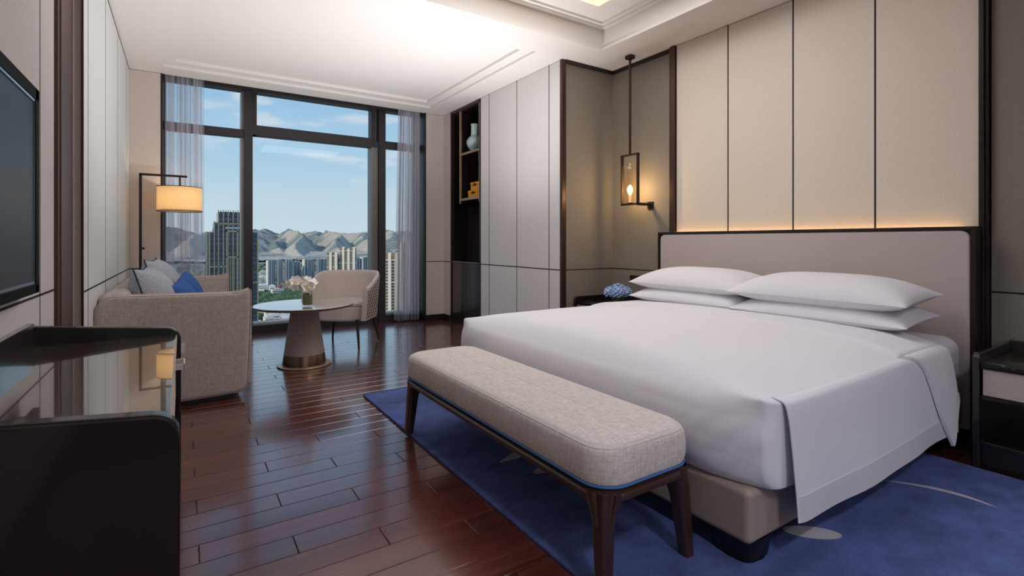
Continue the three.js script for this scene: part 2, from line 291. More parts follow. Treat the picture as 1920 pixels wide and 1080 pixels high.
// ------------------------------------------------------------------ window
{
  const w = shell('window_1', 'full height window of dark frames with a row of panes above and below a transom');
  const z0 = -6.86, z1 = -6.72, zf = -6.70;
  put('head_frame', merge([box(-.19, 2.82, 2.888, 3.0, z0, zf, .003, 1), box(-.19, 2.82, 2.93, 3.0, -6.72, -6.46)]), M.frame, w);
  put('sill_frame', merge([box(-.19, 2.82, -.02, .085, z0, -6.735, .003, 1)]), M.frame, w);
  put('outer_sill', box(-.19, 2.82, .05, .112, -6.95, -6.80, .003, 1), M.frameLight, w);
  put('transom', merge([box(-.19, .612, 2.34, 2.425, z0, z1, .003, 1), box(2.325, 2.82, 2.385, 2.475, z0, z1, .003, 1)]), M.frame, w);
  put('transom', box(.70, 2.14, 2.375, 2.49, z0, zf, .003, 1), M.frame, w);
  put('mullion', merge([box(.612, .703, 0, 2.9, z0, zf, .003, 1), box(.70, .749, 2.375, 2.9, z0, zf - .02, .003, 1)]), M.frame, w);
  put('mullion', merge([box(2.236, 2.329, 0, 2.9, z0, zf, .003, 1), box(2.137, 2.20, 2.375, 2.9, z0, zf - .02, .003, 1)]), M.frame, w);
  put('sash_frame', merge([box(2.137, 2.175, .1, 2.38, z0 - .03, zf - .03, .004, 1), box(2.178, 2.205, .1, 2.38, z0, zf - .04, .004, 1), box(2.207, 2.236, .1, 2.38, z0, zf - .05, .004, 1)]), std({ color: 0x8a8684, roughness: .45, metalness: .3 }), w);
  put('reveal', merge([box(.588, .612, .1, 2.35, -6.97, -6.78), box(.590, .612, 2.42, 2.89, -6.97, -6.78), box(2.212, 2.228, 2.49, 2.89, -6.95, -6.8)]), M.frameLight, w);
  put('side_frame', merge([box(-.19, -.15, 0, 2.9, z0, z1), box(2.78, 2.82, 0, 2.9, z0, z1)]), M.frame, w);
  const pane = (x0, x1, y0, y1) => put('pane', new THREE.PlaneGeometry(x1 - x0, y1 - y0).translate((x0 + x1) / 2, (y0 + y1) / 2, -6.82), M.glass, w);
  pane(-.16, .612, .08, 2.345); pane(-.16, .612, 2.42, 2.89); pane(.70, 2.14, .08, 2.38); pane(.745, 2.14, 2.485, 2.89); pane(2.325, 2.79, .08, 2.39); pane(2.325, 2.79, 2.47, 2.89);
}

// ------------------------------------------------------------------ sheer curtains
{
  const sheer = phys({ color: 0xe6e2ea, roughness: 1, transmission: .5, thickness: 0, transparent: true, opacity: .36, side: THREE.DoubleSide });
  const dense = phys({ color: 0xece9ee, roughness: .8, transmission: .5, thickness: 0, transparent: true, opacity: .66, side: THREE.DoubleSide });
  const hemM = phys({ color: 0xa09da4, roughness: .9, transmission: .35, thickness: 0, transparent: true, opacity: .9, side: THREE.DoubleSide });
  function curtain(x0, x1, folds, amp, seed, spread, mat, label, side) {
    const r = rng(seed), ph = [...Array(4)].map(() => r() * 6.28), c = thing('sheer_curtain', label, 'curtain', [0, 0, 0], 0);
    const f = (y0, y1) => (u, v) => {
      const y = lerp(y0, y1, v), low = 1 - y / 2.9, w = u + .018 * Math.sin(u * 17 + ph[0]) + .012 * Math.sin(u * 31 + ph[1]);
      const a = amp * (.75 + .5 * Math.sin(u * 9 + ph[2])) * (.8 + .5 * low), z = -6.58 + a * Math.sin(w * folds * 6.283 + .5 * low * Math.sin(u * 13 + ph[3])) + .3 * a * Math.sin(w * folds * 12.9 + ph[1]);
      return [lerp(x0, x1, u) + spread * low * (side > 0 ? u : u - 1) + (x1 - x0) / folds * .30 * Math.sin(2 * w * folds * 6.283 + .8 + low * Math.sin(u * 11)), y, z];
    };
    put('sheer', grid(260, 24, f(.10, 2.86)), mat, c); put('hem', grid(260, 2, f(.018, .10)), hemM, c);
    put('heading', grid(260, 2, f(2.86, 2.955)), mat, c);
  }
  curtain(-.155, .19, 7, .05, 3, .012, sheer, 'grey sheer curtain at the left end of the window, behind the floor lamp', 1);
  curtain(2.485, 2.77, 7, .045, 5, .05, dense, 'grey sheer curtain at the right end of the window, beside the narrow end panel', -1);
}

// ------------------------------------------------------------------ bed
function duvetTop(x, z) {                                    // height of the bed's top cover
  const s = (z + 2) / 1.05, c = Math.max(-.6, 1 - s * s);
  const dd = Math.max(0, Math.abs(z + 2) - .80), dr = 1 - Math.sqrt(Math.max(.01, 1 - dd * dd));
  return .597 - dr + .05 * c * (1 - .35 * smooth(2.6, 3.2, x)) + .004 * Math.sin(x * 3.1 + z * 1.7) + .006 * (fbm(x * 1.6 + 4, z * 1.6 + 9, 3) - .45);
}
{
  const bed = thing('bed', 'wide bed with beige upholstered base and tall grey headboard in a dark frame', 'bed', [0, 0, 0]);
  put('base', box(1.562, 3.60, .088, .272, -3.045, -.955, .024, 4), M.bedBase, bed);
  const seam = std({ color: 0x857568, roughness: .7 });
  for (const z of [-.975, -3.025]) put('corner_seam', tube([[1.567, .115, z], [1.565, .18, z], [1.567, .25, z]], .0022, 12, 5), seam, bed);
  for (const [x, z] of [[1.655, -1.045], [1.655, -2.955], [3.4, -1.06], [3.4, -2.94]]) put('leg', extrudeLeg(x, z), M.black, bed);
  put('mattress', box(1.60, 3.60, .272, .575, -3.045, -.955, .075, 6), M.sheet, bed);
  const hb = put('headboard', box(3.635, 3.70, .0, 1.181, -3.09, -.905, .004, 1), M.bronzeDark, bed);
  tag(hb, 'dark framed headboard');
  put('upholstery', alongX(extrude(roundRect(.928, 3.068, .06, 1.163, [.02, .02, .05, .05]), .030, .012, 4)).translate(3.612, 0, 0), M.upholstery, hb);
  put('frame_rail', merge([box(3.608, 3.70, 1.163, 1.183, -3.092, -.904, .003, 1), box(3.608, 3.70, .02, 1.17, -3.092, -3.072, .003, 1), box(3.608, 3.70, .02, 1.17, -.924, -.904, .003, 1)]), M.bronzeDark, hb);
  for (const z of [-3.075, -.975]) put('corner_block', box(3.622, 3.64, 1.11, 1.165, z, z + .055), M.bronzeDark, hb);
  const strip = put('light_strip', box(3.702, 3.708, 1.13, 1.14, -2.98, -1.0), std({ color: 0xffffff, emissive: 0xffc98a, emissiveIntensity: 1.5 }), hb);
  strip.castShadow = false;

  // duvet: foot end tucked in under the mattress, sides hanging free
  const duvet = thing('duvet', 'smooth white duvet tucked in at the foot of the bed and hanging at the side', 'duvet', [0, 0, 0]);
  const foot = curve([[1.62, .268], [1.572, .276], [1.546, .32], [1.536, .40], [1.548, .49], [1.580, .556], [1.640, .590], [1.74, .597], [1.95, .597], [2.4, .597], [2.9, .597], [3.25, .597]]);
  const footY = (u, z) => { const p = foot(u), w = smooth(.45, .66, u); return [p.x, p.y + (duvetTop(p.x, z) - .597) * w]; };
  const bulge = (u, z) => { const f = (1 - smooth(.38, .55, u)), s = clamp((z + 3.055) / 2.11), e = Math.max(0, (Math.abs(z + 2) - .835) / .22); return f * (.052 * e * e - .012 * Math.sin(Math.PI * s) - .010 * (fbm(z * 3 + 2, u * 9, 3) - .45)); };
  const wrinkle = (u, z) => { const d = smooth(-1.30, -1.02, z) * (1 - smooth(.32, .46, u)) * smooth(.04, .16, u); return d * .0016 * Math.sin((z * 1.4 - foot(u).y * 1.0) * 60 + 3 * Math.sin(z * 9)); };
  const A = (u, v) => { const z = lerp(-3.055, -.945, v), [x, y] = footY(u, z); return [x + bulge(u, z) + wrinkle(u, z), y, z]; };
  const parts = [grid(150, 110, A)];
  const uc = (() => { let u = .3; while (foot(u).x < 1.672 || foot(u).y < .56) u += .001; return u; })();
  const side = curve([[0, 0], [.016, -.006], [.030, -.024], [.040, -.070], [.048, -.15], [.056, -.25], [.062, -.34], [.066, -.418]]);
  const drop = (u, v, sgn, band) => {                        // hanging side: v runs from the top edge to the hem
    const z0 = sgn > 0 ? -.945 : -3.055, [x, y] = footY(u, z0), p = side(v), near = Math.exp(-Math.max(0, x - 1.6) / .28);
    const wave = .008 * Math.sin(x * 5.3 + 1.2) * v * v + .003 * Math.sin(x * 13 + 4) * v * v * v;
    const lift = near * .04 * smooth(0, .3, v);
    return [x + near * (.035 * v), y + p.y * (1 + .008 * Math.sin(x * 4.1) * v) + near * .028 * v, z0 + sgn * (p.x + wave + lift * .5)];
  };
  for (const s of [1, -1]) parts.push(grid(110, 46, (u, v) => drop(lerp(uc, 1, u), v * .84, s)));
  const tail = curve([[0, 0], [.0065, .013], [.020, .024], [.042, .031], [.075, .034], [.12, .035], [.22, .035]]);
  for (const s of [1, -1]) parts.push(grid(50, 24, (u, v) => {
    const q = lerp(0, uc + .02, u), z0 = s > 0 ? -.945 : -3.055, [x, y] = footY(q, z0), p = tail(v), b = bulge(q, z0) + wrinkle(q, z0);
    return [x + b + p.x, y - .035 * v * smooth(.5, 1, u) - .0 * v, z0 + s * p.y];
  }));
  put('cover', merge(parts), M.sheet, duvet);
  for (const s of [1, -1]) put('hem_band', grid(110, 8, (u, v) => { const p = drop(lerp(uc, 1, u), lerp(.84, 1, v), s); return [p[0], p[1], p[2] + s * .002]; }), M.sheetBand, duvet);
  put('hem_seam', tube([...Array(40)].map((_, i) => { const p = drop(lerp(uc, 1, i / 39), .84, 1); return [p[0], p[1], p[2] + .0015]; }), .0013, 160, 5), M.sheet, duvet);
  put('flap_edge', tube([...Array(24)].map((_, i) => drop(uc, i / 23, 1)), .004, 60, 6), M.sheet, duvet);
  // turned down sheet below the pillows, its end hanging over the side
  const turn = thing('turned_down_sheet', 'white sheet folded back over the duvet below the pillows, its end hanging in a point', 'sheet', [0, 0, 0]);
  const uAt = (x) => { let a = uc, b = 1; for (let i = 0; i < 30; i++) { const m = (a + b) / 2; foot(m).x < x ? a = m : b = m; } return (a + b) / 2; };
  const band = (u, v, sgn) => {                              // u across the band, v from the middle of the bed outward
    const prof = u < .06 ? Math.sin(Math.min(1, Math.max(-.2, u) / .06) * Math.PI / 2) : 1, over = .020 * prof;
    if (v < .52) { const z = -2 + sgn * v / .52 * 1.055, x = lerp(2.735 + .02 * Math.sin(z * 2), 3.17, u); return [x, duvetTop(x, z) + over, z]; }
    const k = (v - .52) / .48, vv = k * (1.085 - .30 * smooth(.05, 1, u)), x = lerp(2.735 + .40 * Math.pow(k, 1.15), 3.17 + .07 * k, u), p = drop(uAt(x), Math.min(vv, 1.09), sgn), o = drop(uAt(x), Math.min(vv, 1.09) + .01, sgn);
    const n = new THREE.Vector3(0, o[1] - p[1], o[2] - p[2]).normalize();
    return [x, p[1] + Math.abs(n.z) * over * .6 + (k > .9 ? (u - .0) * .03 : 0), p[2] + sgn * Math.abs(n.y) * over * .6 + sgn * .006 * k];
  };
  put('fold', merge([1, -1].map((s) => grid(30, 150, (u, v) => band(u, v, s)))), M.sheet, turn);
}
function extrudeLeg(x, z) {                                  // squat plastic foot, narrower below
  const g = grid(24, 6, (u, v) => { const a = u * Math.PI * 2, y = .095 - .080 * v, r = lerp(.088, .074, v), k = Math.pow(Math.abs(Math.cos(a)) ** 4 + Math.abs(Math.sin(a)) ** 4, -.25); return [x + r * k * Math.cos(a), y, z + r * k * Math.sin(a)]; });
  return merge([g, new THREE.CircleGeometry(.078, 20).rotateX(Math.PI / 2).translate(x, .0152, z)]);
}

// pillows: puffed bags with pointed corners
function pillowGeo(lx, lz, h, seed, sag = 0) {
  const r = rng(seed), p1 = r() * 6, p2 = r() * 6;
  const f = (top) => (u, v) => {
    const a = u * 2 - 1, b = v * 2 - 1, ca = clamp(Math.abs(a)), cb = clamp(Math.abs(b));
    const puff = Math.pow(Math.max(0, 1 - ca ** 2.6), .62) * Math.pow(Math.max(0, 1 - cb ** 3.4), .62);
    const px = a * (1 - .075 * (1 - cb * cb)), pz = b * (1 - .045 * (1 - ca * ca));
    const w = .05 * (fbm(a * 2 + p1, b * 2 + p2, 3) - .45) * puff + .03 * Math.sin(a * 7 + b * 3 + p1) * puff * Math.max(ca, cb) ** 3;
    return [px * lx / 2, (top ? 1 : -.72) * h * .58 * puff * (1 + w) - sag * (a * a * .3 + b * b * .7) * .5, pz * lz / 2];
  };
  return merge([grid(44, 64, f(true)), grid(44, 64, f(false))]);
}
{
  const place = (label, pos, rx, rz, geo) => { const p = put('pillow', geo, M.sheet); p.position.set(...pos); p.rotation.set(rx, 0, rz); return tag(p, label, 'pillow', 'white pillows on the bed'); };
  place('lower white pillow of the pile on the window side of the bed', [3.28, .678, -2.405], 0, .06, pillowGeo(.50, .99, .175, 21));
  place('upper white pillow of the pile on the window side of the bed', [3.29, .788, -2.415], .0, .07, pillowGeo(.50, 1.0, .195, 22));
  place('lower white pillow of the pile nearer the black topped bedside table', [3.26, .676, -1.505], 0, .06, pillowGeo(.50, .98, .175, 23));
  place('upper white pillow of the pile nearer the black topped bedside table', [3.27, .788, -1.515], .0, .07, pillowGeo(.52, 1.0, .205, 24));
}

// ------------------------------------------------------------------ rug
{
  const w = 1024, h = 1600, c = document.createElement('canvas'); c.width = w; c.height = h;
  const g = c.getContext('2d'), im = g.createImageData(w, h);
  for (let y = 0; y < h; y++) for (let x = 0; x < w; x++) {
    const n = fbm(x / 46, y / 30, 4), f = hash2(x, y), k = .80 + .38 * (n - .45) + .16 * (f - .5), o = (y * w + x) * 4;
    im.data[o] = 92 * k; im.data[o + 1] = 110 * k; im.data[o + 2] = 174 * k; im.data[o + 3] = 255;
  }
  g.putImageData(im, 0, 0);
  const x0 = 1.075, z0 = -3.575, LX = 2.12, LZ = 3.32, sx = w / LX, sz = h / LZ, P = (x, z) => [(x - x0) * sx, (z - z0) * sz];
  g.fillStyle = '#b9b5ba'; g.strokeStyle = '#b9b5ba';
  const leaf = (pts) => { g.beginPath(); pts.forEach((p, i) => { const [a, b] = P(p[0], p[1]); if (!i) g.moveTo(a, b); else { const [q, s] = P(p[2], p[3]); g.quadraticCurveTo(q, s, a, b); } }); g.closePath(); g.fill(); };
  leaf([[1.30, -2.10], [1.62, -2.16, 1.47, -2.20], [1.30, -2.10, 1.44, -2.06]]);
  g.beginPath(); g.ellipse(...P(1.47, -1.925), .095 * sx, .035 * sz, -.15, 0, 6.3); g.fill();
  g.beginPath(); g.ellipse(...P(1.965, -.955), .10 * sx, .042 * sz, .75, 0, 6.3); g.fill();
  leaf([[2.66, -.99], [2.775, -.62, 2.86, -.80], [2.66, -.99, 2.80, -.80]]);
  const t = new THREE.CanvasTexture(c); t.colorSpace = THREE.SRGBColorSpace; t.flipY = false;
  const geo = extrude(roundRect(x0, x0 + LX, -z0 - LZ, -z0, .01), .0145, .004, 2); flatUp(geo).translate(0, .0003, 0);
  const p = geo.attributes.position, uv = geo.attributes.uv; for (let i = 0; i < p.count; i++) uv.setXY(i, (p.getX(i) - x0) / LX, (p.getZ(i) - z0) / LZ);
  const pile = tex(512, 512, 1, 1, (u, v, x, y) => .6 * hash2(x, y) + .4 * vnoise(u * 120, v * 120, 120), false); pile.repeat.set(6, 9);
  const m = phys({ map: t, roughness: 1, bumpMap: pile, bumpScale: .002, sheen: .4, sheenRoughness: .5, sheenColor: new THREE.Color(0x6a7ac0) });
  tag(put('rug', geo, m), 'blue rug with a few pale leaf shapes, lying under the bed and the bench', 'rug');
}

// ------------------------------------------------------------------ bench at the foot of the bed
{
  const b = thing('bench', 'long upholstered bench with dark tapered legs and blue piping at the foot of the bed', 'bench', [0, 0, 0]);
  const x0 = 1.05, x1 = 1.49, z0 = -2.73, z1 = -1.105, yb = .345, R = .10;
  // cushion: rounded rectangle in plan, rounded over the top
  const outline = (u, inset) => { const a = u * Math.PI * 2, hx = (x1 - x0) / 2 - inset, hz = (z1 - z0) / 2 - inset, r = Math.max(.0004, Math.min(R - inset * .42, hx)), per = [2 * (hx - r), 2 * (hz - r)], q = Math.PI * r / 2, L = 2 * per[0] + 2 * per[1] + 4 * q;
    let s = ((u % 1) + 1) % 1 * L; const cx = hx - r, cz = hz - r;
    if (s < per[1]) return [hx, -cz + s]; s -= per[1]; if (s < q) return [cx + r * Math.cos(s / r), cz + r * Math.sin(s / r)]; s -= q;
    if (s < per[0]) return [cx - s, hz]; s -= per[0]; if (s < q) return [-cx - r * Math.sin(s / r), cz + r * Math.cos(s / r)]; s -= q;
    if (s < per[1]) return [-hx, cz - s]; s -= per[1]; if (s < q) return [-cx - r * Math.cos(s / r), -cz - r * Math.sin(s / r)]; s -= q;
    if (s < per[0]) return [-cx + s, -hz]; s -= per[0]; return [cx + r * Math.sin(s / r), -cz - r * Math.cos(s / r)]; };
  const cx = (x0 + x1) / 2, cz = (z0 + z1) / 2;
  const prof = curve([[.006, 0], [0, .012], [-.004, .05], [0, .095], [.012, .116], [.035, .127], [.09, .133], [.15, .1365], [.19, .137], [.2196, .137]]);
  const geo = grid(260, 40, (u, v) => { const p = prof(Math.min(v, 1)), o = outline(u, Math.min(p.x, .2195)); return [cx + o[0], yb + p.y, cz + o[1]]; }, (u, v, p) => (v < .5 ? [u * 4.1, p[1]] : [p[0], p[2]]));
  put('cushion', geo, M.linenBench, b);
  put('top_seam', tube([...Array(120)].map((_, i) => { const o = outline(i / 120, .010); return [cx + o[0], yb + .113, cz + o[1]]; }), .0022, 360, 5, true), M.linenBench, b);
  put('piping', tube([...Array(120)].map((_, i) => { const o = outline(i / 120, .002); return [cx + o[0], yb - .001, cz + o[1]]; }), .0045, 360, 6, true), M.bluePipe, b);
  const rail = grid(260, 8, (u, v) => { const q = v * 4, o = outline(u, q < 1 ? .02 : q < 2 ? .002 : q < 3 ? .004 : .03); return [cx + o[0], q < 1 ? yb - .004 : q < 2 ? yb - .004 : q < 3 ? .298 : .298, cz + o[1]]; });
  put('rail', rail, M.benchWood, b);
  for (const [sx, sz] of [[-1, -1], [-1, 1], [1, -1], [1, 1]]) {
    const leg = grid(28, 20, (u, v) => {                     // curves out of the rail and tapers to the foot
      const a = u * Math.PI * 2, y = lerp(.325, .0154, v), t = smooth(0, .35, v), w = lerp(lerp(.052, .032, t), .021, v), k = Math.pow(Math.abs(Math.cos(a)) ** 5 + Math.abs(Math.sin(a)) ** 5, -.2);
      const ox = (x1 - x0) / 2 - .004 - w - .012 * t * (1 - v), oz = (z1 - z0) / 2 - .004 - w - .012 * t * (1 - v), cut = Math.max(0, (Math.cos(a) * sx > 0 && Math.sin(a) * sz > 0) ? .28 * (1 - t) : 0);
      return [cx + sx * ox + w * k * (1 - cut) * Math.cos(a), y, cz + sz * oz + w * k * (1 - cut) * Math.sin(a)];
    });
    put('leg', merge([leg, new THREE.BoxGeometry(.036, .002, .036).translate(cx + sx * ((x1 - x0) / 2 - .025), .0166, cz + sz * ((z1 - z0) / 2 - .025))]), M.benchWood, b);
  }
}

// ------------------------------------------------------------------ bedside tables
const marble = tex(512, 512, .7, .7, (u, v) => {
  const w = .18 * fbm(u * 5, v * 5, 4); let k = 0;
  for (const [a, o, s] of [[.7, .37, .006], [2.1, .81, .003], [1.3, .12, .003]]) { const d = Math.abs(((u * Math.cos(a) + v * Math.sin(a) + w + o) % 1 + 1) % 1 - .5); k += s / (d + s * .8) * .4 * smooth(.22, .42, fbm(u * 7 + a, v * 7, 3)) * smooth(.05, .0, d) * 1.6; }
  const n = .05 + .03 * fbm(u * 12, v * 12, 3); return [n + k * .75, n + k * .73, n + k * .7];
});
M.marble = phys({ map: marble, roughness: .25, clearcoat: .35, clearcoatRoughness: .03, specularIntensity: .5 });
function bedsideTable(zA, zB, label) {
  const n = thing('bedside_table', label, 'bedside table', [0, 0, 0], 0), x0 = 3.2, x1 = 3.735;
  const sidePanel = () => extrude(roundRect(x0, x1, .0, .562, [.01, .005, .005, .035]), .026, .004, 2, 12);
  for (const z of [zA, zB - .026]) put('side_panel', sidePanel().translate(0, 0, z), M.lacquer, n);
  put('back_panel', box(x1 - .022, x1, .03, .574, zA + .02, zB - .02, .006), M.lacquer, n);
  put('marble_top', box(x0 + .008, x1 - .022, .492, .515, zA + .026, zB - .026, .006), M.marble, n);
  const d = put('drawer', box(x0 + .016, x0 + .40, .360, .488, zA + .034, zB - .034, .004), M.leather, n);
  put('drawer_edge', merge([box(x0 + .010, x0 + .02, .352, .358, zA + .026, zB - .026), box(x0 + .010, x0 + .02, .489, .493, zA + .026, zB - .026)]), M.bronzeDark, d);
  put('shelf', box(x0 + .02, x1 - .02, .118, .136, zA + .026, zB - .026, .003), M.darkWood, n);
  put('plinth', box(x0 + .03, x1 - .02, 0, .118, zA + .026, zB - .026, .003), M.darkWood, n);
  put('divider', box(x0 + .02, x1 - .02, .34, .352, zA + .026, zB - .026, .002), M.darkWood, n);
}
bedsideTable(-.815, -.255, 'bedside table with veined black marble top, nearer the camera, right of the headboard');
bedsideTable(-3.785, -3.225, 'dark bedside table in the recess beyond the bed, holding the blue flowers');

// socket plate over the far bedside table
{
  const s = thing('socket_plate', 'long black plate of sockets and switches on the taupe wall over the far bedside table', 'socket', [0, 0, 0]);
  put('plate', box(3.748, 3.757, .688, .762, -3.565, -3.225, .003), M.black, s);
  for (let i = 0; i < 4; i++) put('module', box(3.743, 3.75, .697, .753, -3.555 + i * .083, -3.482 + i * .083, .003), std({ color: 0x1c1b1e, roughness: .35 }), s);
  for (let i = 0; i < 2; i++) for (const [y, dz] of [[.735, 0], [.735, .035], [.708, .018]]) put('socket_hole', box(3.7415, 3.7435, y, y + .007, -3.54 + i * .083 + dz, -3.537 + i * .083 + dz), std({ color: 0x77747a, roughness: .4 }), s);
}
// hydrangea on the far bedside table
{
  const f = thing('hydrangea_bunch', 'round bunch of pale blue hydrangea in a small glass bowl on the far bedside table', 'flowers', [3.46, .5155, -3.44]);
  put('bowl', lathe([[.0, .002], [.05, .002], [.062, .02], [.066, .05], [.058, .075], [.055, .075], [.062, .05], [.058, .022], [.0, .008]], 36), M.clear, f);
  put('stems', merge([...Array(9)].map((_, i) => { const a = i * 2.4; return tube([[.03 * Math.cos(a), .01, .03 * Math.sin(a)], [.02 * Math.cos(a + 1), .06, .02 * Math.sin(a + 1)], [.05 * Math.cos(a), .10, .05 * Math.sin(a)]], .006, 8, 6); })), std({ color: 0x6b7a45, roughness: .7 }), f);
  const r = rng(77), petal = (() => { const s = new THREE.Shape(); s.moveTo(0, 0); s.quadraticCurveTo(.010, .004, .0095, .012); s.quadraticCurveTo(.006, .0185, 0, .018); s.quadraticCurveTo(-.006, .0185, -.0095, .012); s.quadraticCurveTo(-.010, .004, 0, 0); return extrude(s, .0012, 0, 1, 4); })();
  const cols = [0x9db9e6, 0x86a4d8, 0xb6c6ec, 0x90b3d2, 0xa7a9e0].map((c) => std({ color: c, roughness: .8 }));
  const lists = cols.map(() => []);
  for (const [hx, hy, hz, hr] of [[0, .115, 0, .075], [.05, .10, .045, .06], [-.05, .10, .04, .062], [-.045, .098, -.05, .06], [.045, .10, -.045, .06]]) for (let i = 0; i < 46; i++) {
    const y = 1 - (i + .5) / 46 * 1.55, a = i * 2.39996 + hx * 40, q = Math.sqrt(Math.max(0, 1 - y * y)), dir = V3(q * Math.cos(a), y, q * Math.sin(a)), rot = new THREE.Quaternion().setFromUnitVectors(V3(0, 0, 1), dir), k = Math.floor(r() * 5);
    for (let p = 0; p < 4; p++) { const g = petal.clone(); g.rotateX(.35); g.rotateZ(p * Math.PI / 2 + a); g.applyQuaternion(rot); g.translate(hx + dir.x * hr, hy + dir.y * hr * .85, hz + dir.z * hr); lists[k].push(g); }
  }
  lists.forEach((l, k) => { const m = put('florets', merge(l), cols[k], f); m.userData.kind = 'stuff'; });
}

// ------------------------------------------------------------------ wall pendant over the far bedside table
{
  const X = 3.568, Z = -3.39, s = thing('pendant_lamp', 'bronze pendant of a slim rod and open rectangular frame holding an amber glass cylinder', 'lamp', [0, 0, 0]);
  put('canopy', box(X - .035, X + .035, 2.835, 2.869, Z - .035, Z + .035, .006), M.bronzeDark, s);
  put('rod', box(X - .009, X + .009, 1.93, 2.84, Z - .009, Z + .009, .002, 1), M.bronze, s);
  const y0 = 1.445, y1 = 1.93, hz = .108, t = .0085;
  const fr = put('cage', merge([box(X - .014, X + .014, y1 - .016, y1, Z - hz, Z + hz, .002, 1), box(X - .014, X + .014, y0, y0 + .018, Z - hz, Z + hz, .002, 1), box(X - .014, X + .014, y0, y1, Z - hz, Z - hz + .016, .002, 1), box(X - .014, X + .014, y0, y1, Z + hz - .016, Z + hz, .002, 1)]), M.bronze, s);
  put('wall_bracket', merge([box(X, 3.757, y0 - .006, y0 + .02, Z + hz - .03, Z + hz - .006, .002, 1), box(3.742, 3.757, y0 - .035, y0 + .035, Z + hz - .05, Z + hz + .014, .002, 1)]), M.bronzeDark, s);
  const gl = put('glass_cylinder', lathe([[.0, .372], [.05, .368], [.074, .345], [.078, .30], [.078, 0.012], [.070, .004]], 40).translate(X, y0 + .016, Z), M.amber, s);
  put('finial', new THREE.SphereGeometry(.012, 14, 10).translate(X, y0 + .395, Z), M.bronzeBright, gl);
  put('socket', merge([lathe([[0, .0], [.028, .0], [.028, .012], [.016, .02], [.016, .075], [0, .078]], 24).translate(X, y0 + .018, Z)]), M.bronzeBright, s);
  const bulb = put('bulb', lathe([[0, .0], [.012, .004], [.026, .035], [.028, .055], [.02, .08], [.008, .095], [0, .098]], 24).translate(X, y0 + .096, Z), std({ color: 0xfff0d0, emissive: 0xffc470, emissiveIntensity: 5 }), s);
  bulb.castShadow = false;
  const l = new THREE.PointLight(0xffd6a0, .42, 0, 2); l.name = 'pendant_glow'; l.position.set(X, y0 + .15, Z); l.castShadow = true; scene.add(l);
}

// ------------------------------------------------------------------ built in display cabinet with vase and boxes
{
  const c = thing('display_cabinet', 'tall dark built in cabinet with bronze edged shelves in the right wall by the window', 'cabinet', [0, 0, 0]);
  const X = 3.082, za = -6.236, zb = -5.405;
  put('frame', merge([box(X - .004, X + .05, 0, 2.865, za, za + .028, .003, 1), box(X - .004, X + .05, 0, 2.865, zb - .03, zb, .003, 1), box(X - .004, X + .05, 2.83, 2.865, za, zb, .003, 1)]), M.bronze, c);
  put('carcass', merge([box(3.42, 3.44, 0, 2.85, za, zb), box(X + .03, 3.43, 0, 2.84, za + .002, za + .022), box(X + .03, 3.43, 0, 2.84, zb - .026, zb - .004), box(X + .03, 3.43, 2.82, 2.85, za, zb)]), M.lacquer, c);
  put('shelf_unit', merge([box(X + .004, X + .03, 1.60, 2.83, -5.985, -5.960, .002, 1), box(X + .004, X + .03, 1.60, 2.83, -5.462, -5.44, .002, 1)]), M.bronzeBright, c);
  put('side_board', box(X + .03, 3.42, 1.60, 2.83, -5.985, -5.965), M.lacquer, c);
  for (const y of [2.236, 1.638]) { const s = put('shelf', box(X + .012, 3.42, y, y + .022, -5.962, -5.44, .002, 1), M.darkWood, c); put('shelf_edge', box(X + .002, X + .014, y - .004, y + .026, -5.962, -5.46, .002, 1), M.bronzeBright, s); }
  put('counter', box(X + .004, 3.42, .815, .835, za + .026, zb - .028, .003, 1), phys({ color: 0x5a5552, roughness: .15, clearcoat: 1 }), c);
  put('door', box(X + .008, X + .03, .09, .812, za + .03, -5.83, .003, 1), M.lacquer, c); put('door', box(X + .008, X + .03, .09, .812, -5.826, zb - .032, .003, 1), M.lacquer, c);
  put('plinth', box(X + .004, X + .03, 0, .086, za + .03, zb - .03), M.darkWood, c);
  put('spotlight', lathe([[0, 0], [.02, 0], [.022, -.006], [.014, -.008], [0, -.006]], 20).translate(3.2, 2.82, -6.1), M.bronzeBright, c);

  const v = put('vase', lathe([[0, 0], [.052, 0], [.056, .012], [.048, .028], [.085, .07], [.104, .12], [.100, .165], [.072, .20], [.048, .222], [.044, .24], [.048, .252], [.044, .264], [.044, .36], [.052, .372], [.046, .374], [.038, .36], [.038, .26], [0, .25]], 56).translate(3.20, 2.259, -5.775), phys({ color: 0xb6cfce, roughness: .28, clearcoat: .6, clearcoatRoughness: .1 }));
  tag(v, 'pale celadon vase with a round body and straight neck on the upper cabinet shelf', 'vase');
  const orange = std({ color: 0xe89a1c, roughness: .55 }), brown = std({ color: 0x3c2415, roughness: .4, metalness: .4 });
  const bx = (label, y, z0, z1, h, d) => {
    const b = thing('gift_box', label, 'box', [0, y, 0], 0, 'orange boxes on the lower cabinet shelf');
    put('body', box(3.12, 3.12 + d, 0, h * .64, z0, z1, .003), orange, b); put('lid', box(3.116, 3.124 + d, h * .66, h, z0 - .003, z1 + .003, .003), orange, b);
    const zc = (z0 + z1) / 2;
    put('clasp', merge([box(3.108, 3.117, h * .5, h * .78, zc - .012, zc + .012, .003), ...[-1, 1].map((s) => new THREE.TorusGeometry(.014, .004, 6, 16).rotateY(Math.PI / 2).translate(3.112, h * .66, zc + s * .02))]), brown, b);
  };
  bx('larger orange box with a dark clasp, under the smaller one on the cabinet shelf', 1.661, -5.80, -5.52, .098, .2);
  bx('smaller orange box with a dark clasp, stacked on the larger one in the cabinet', 1.760, -5.73, -5.50, .098, .17);
}

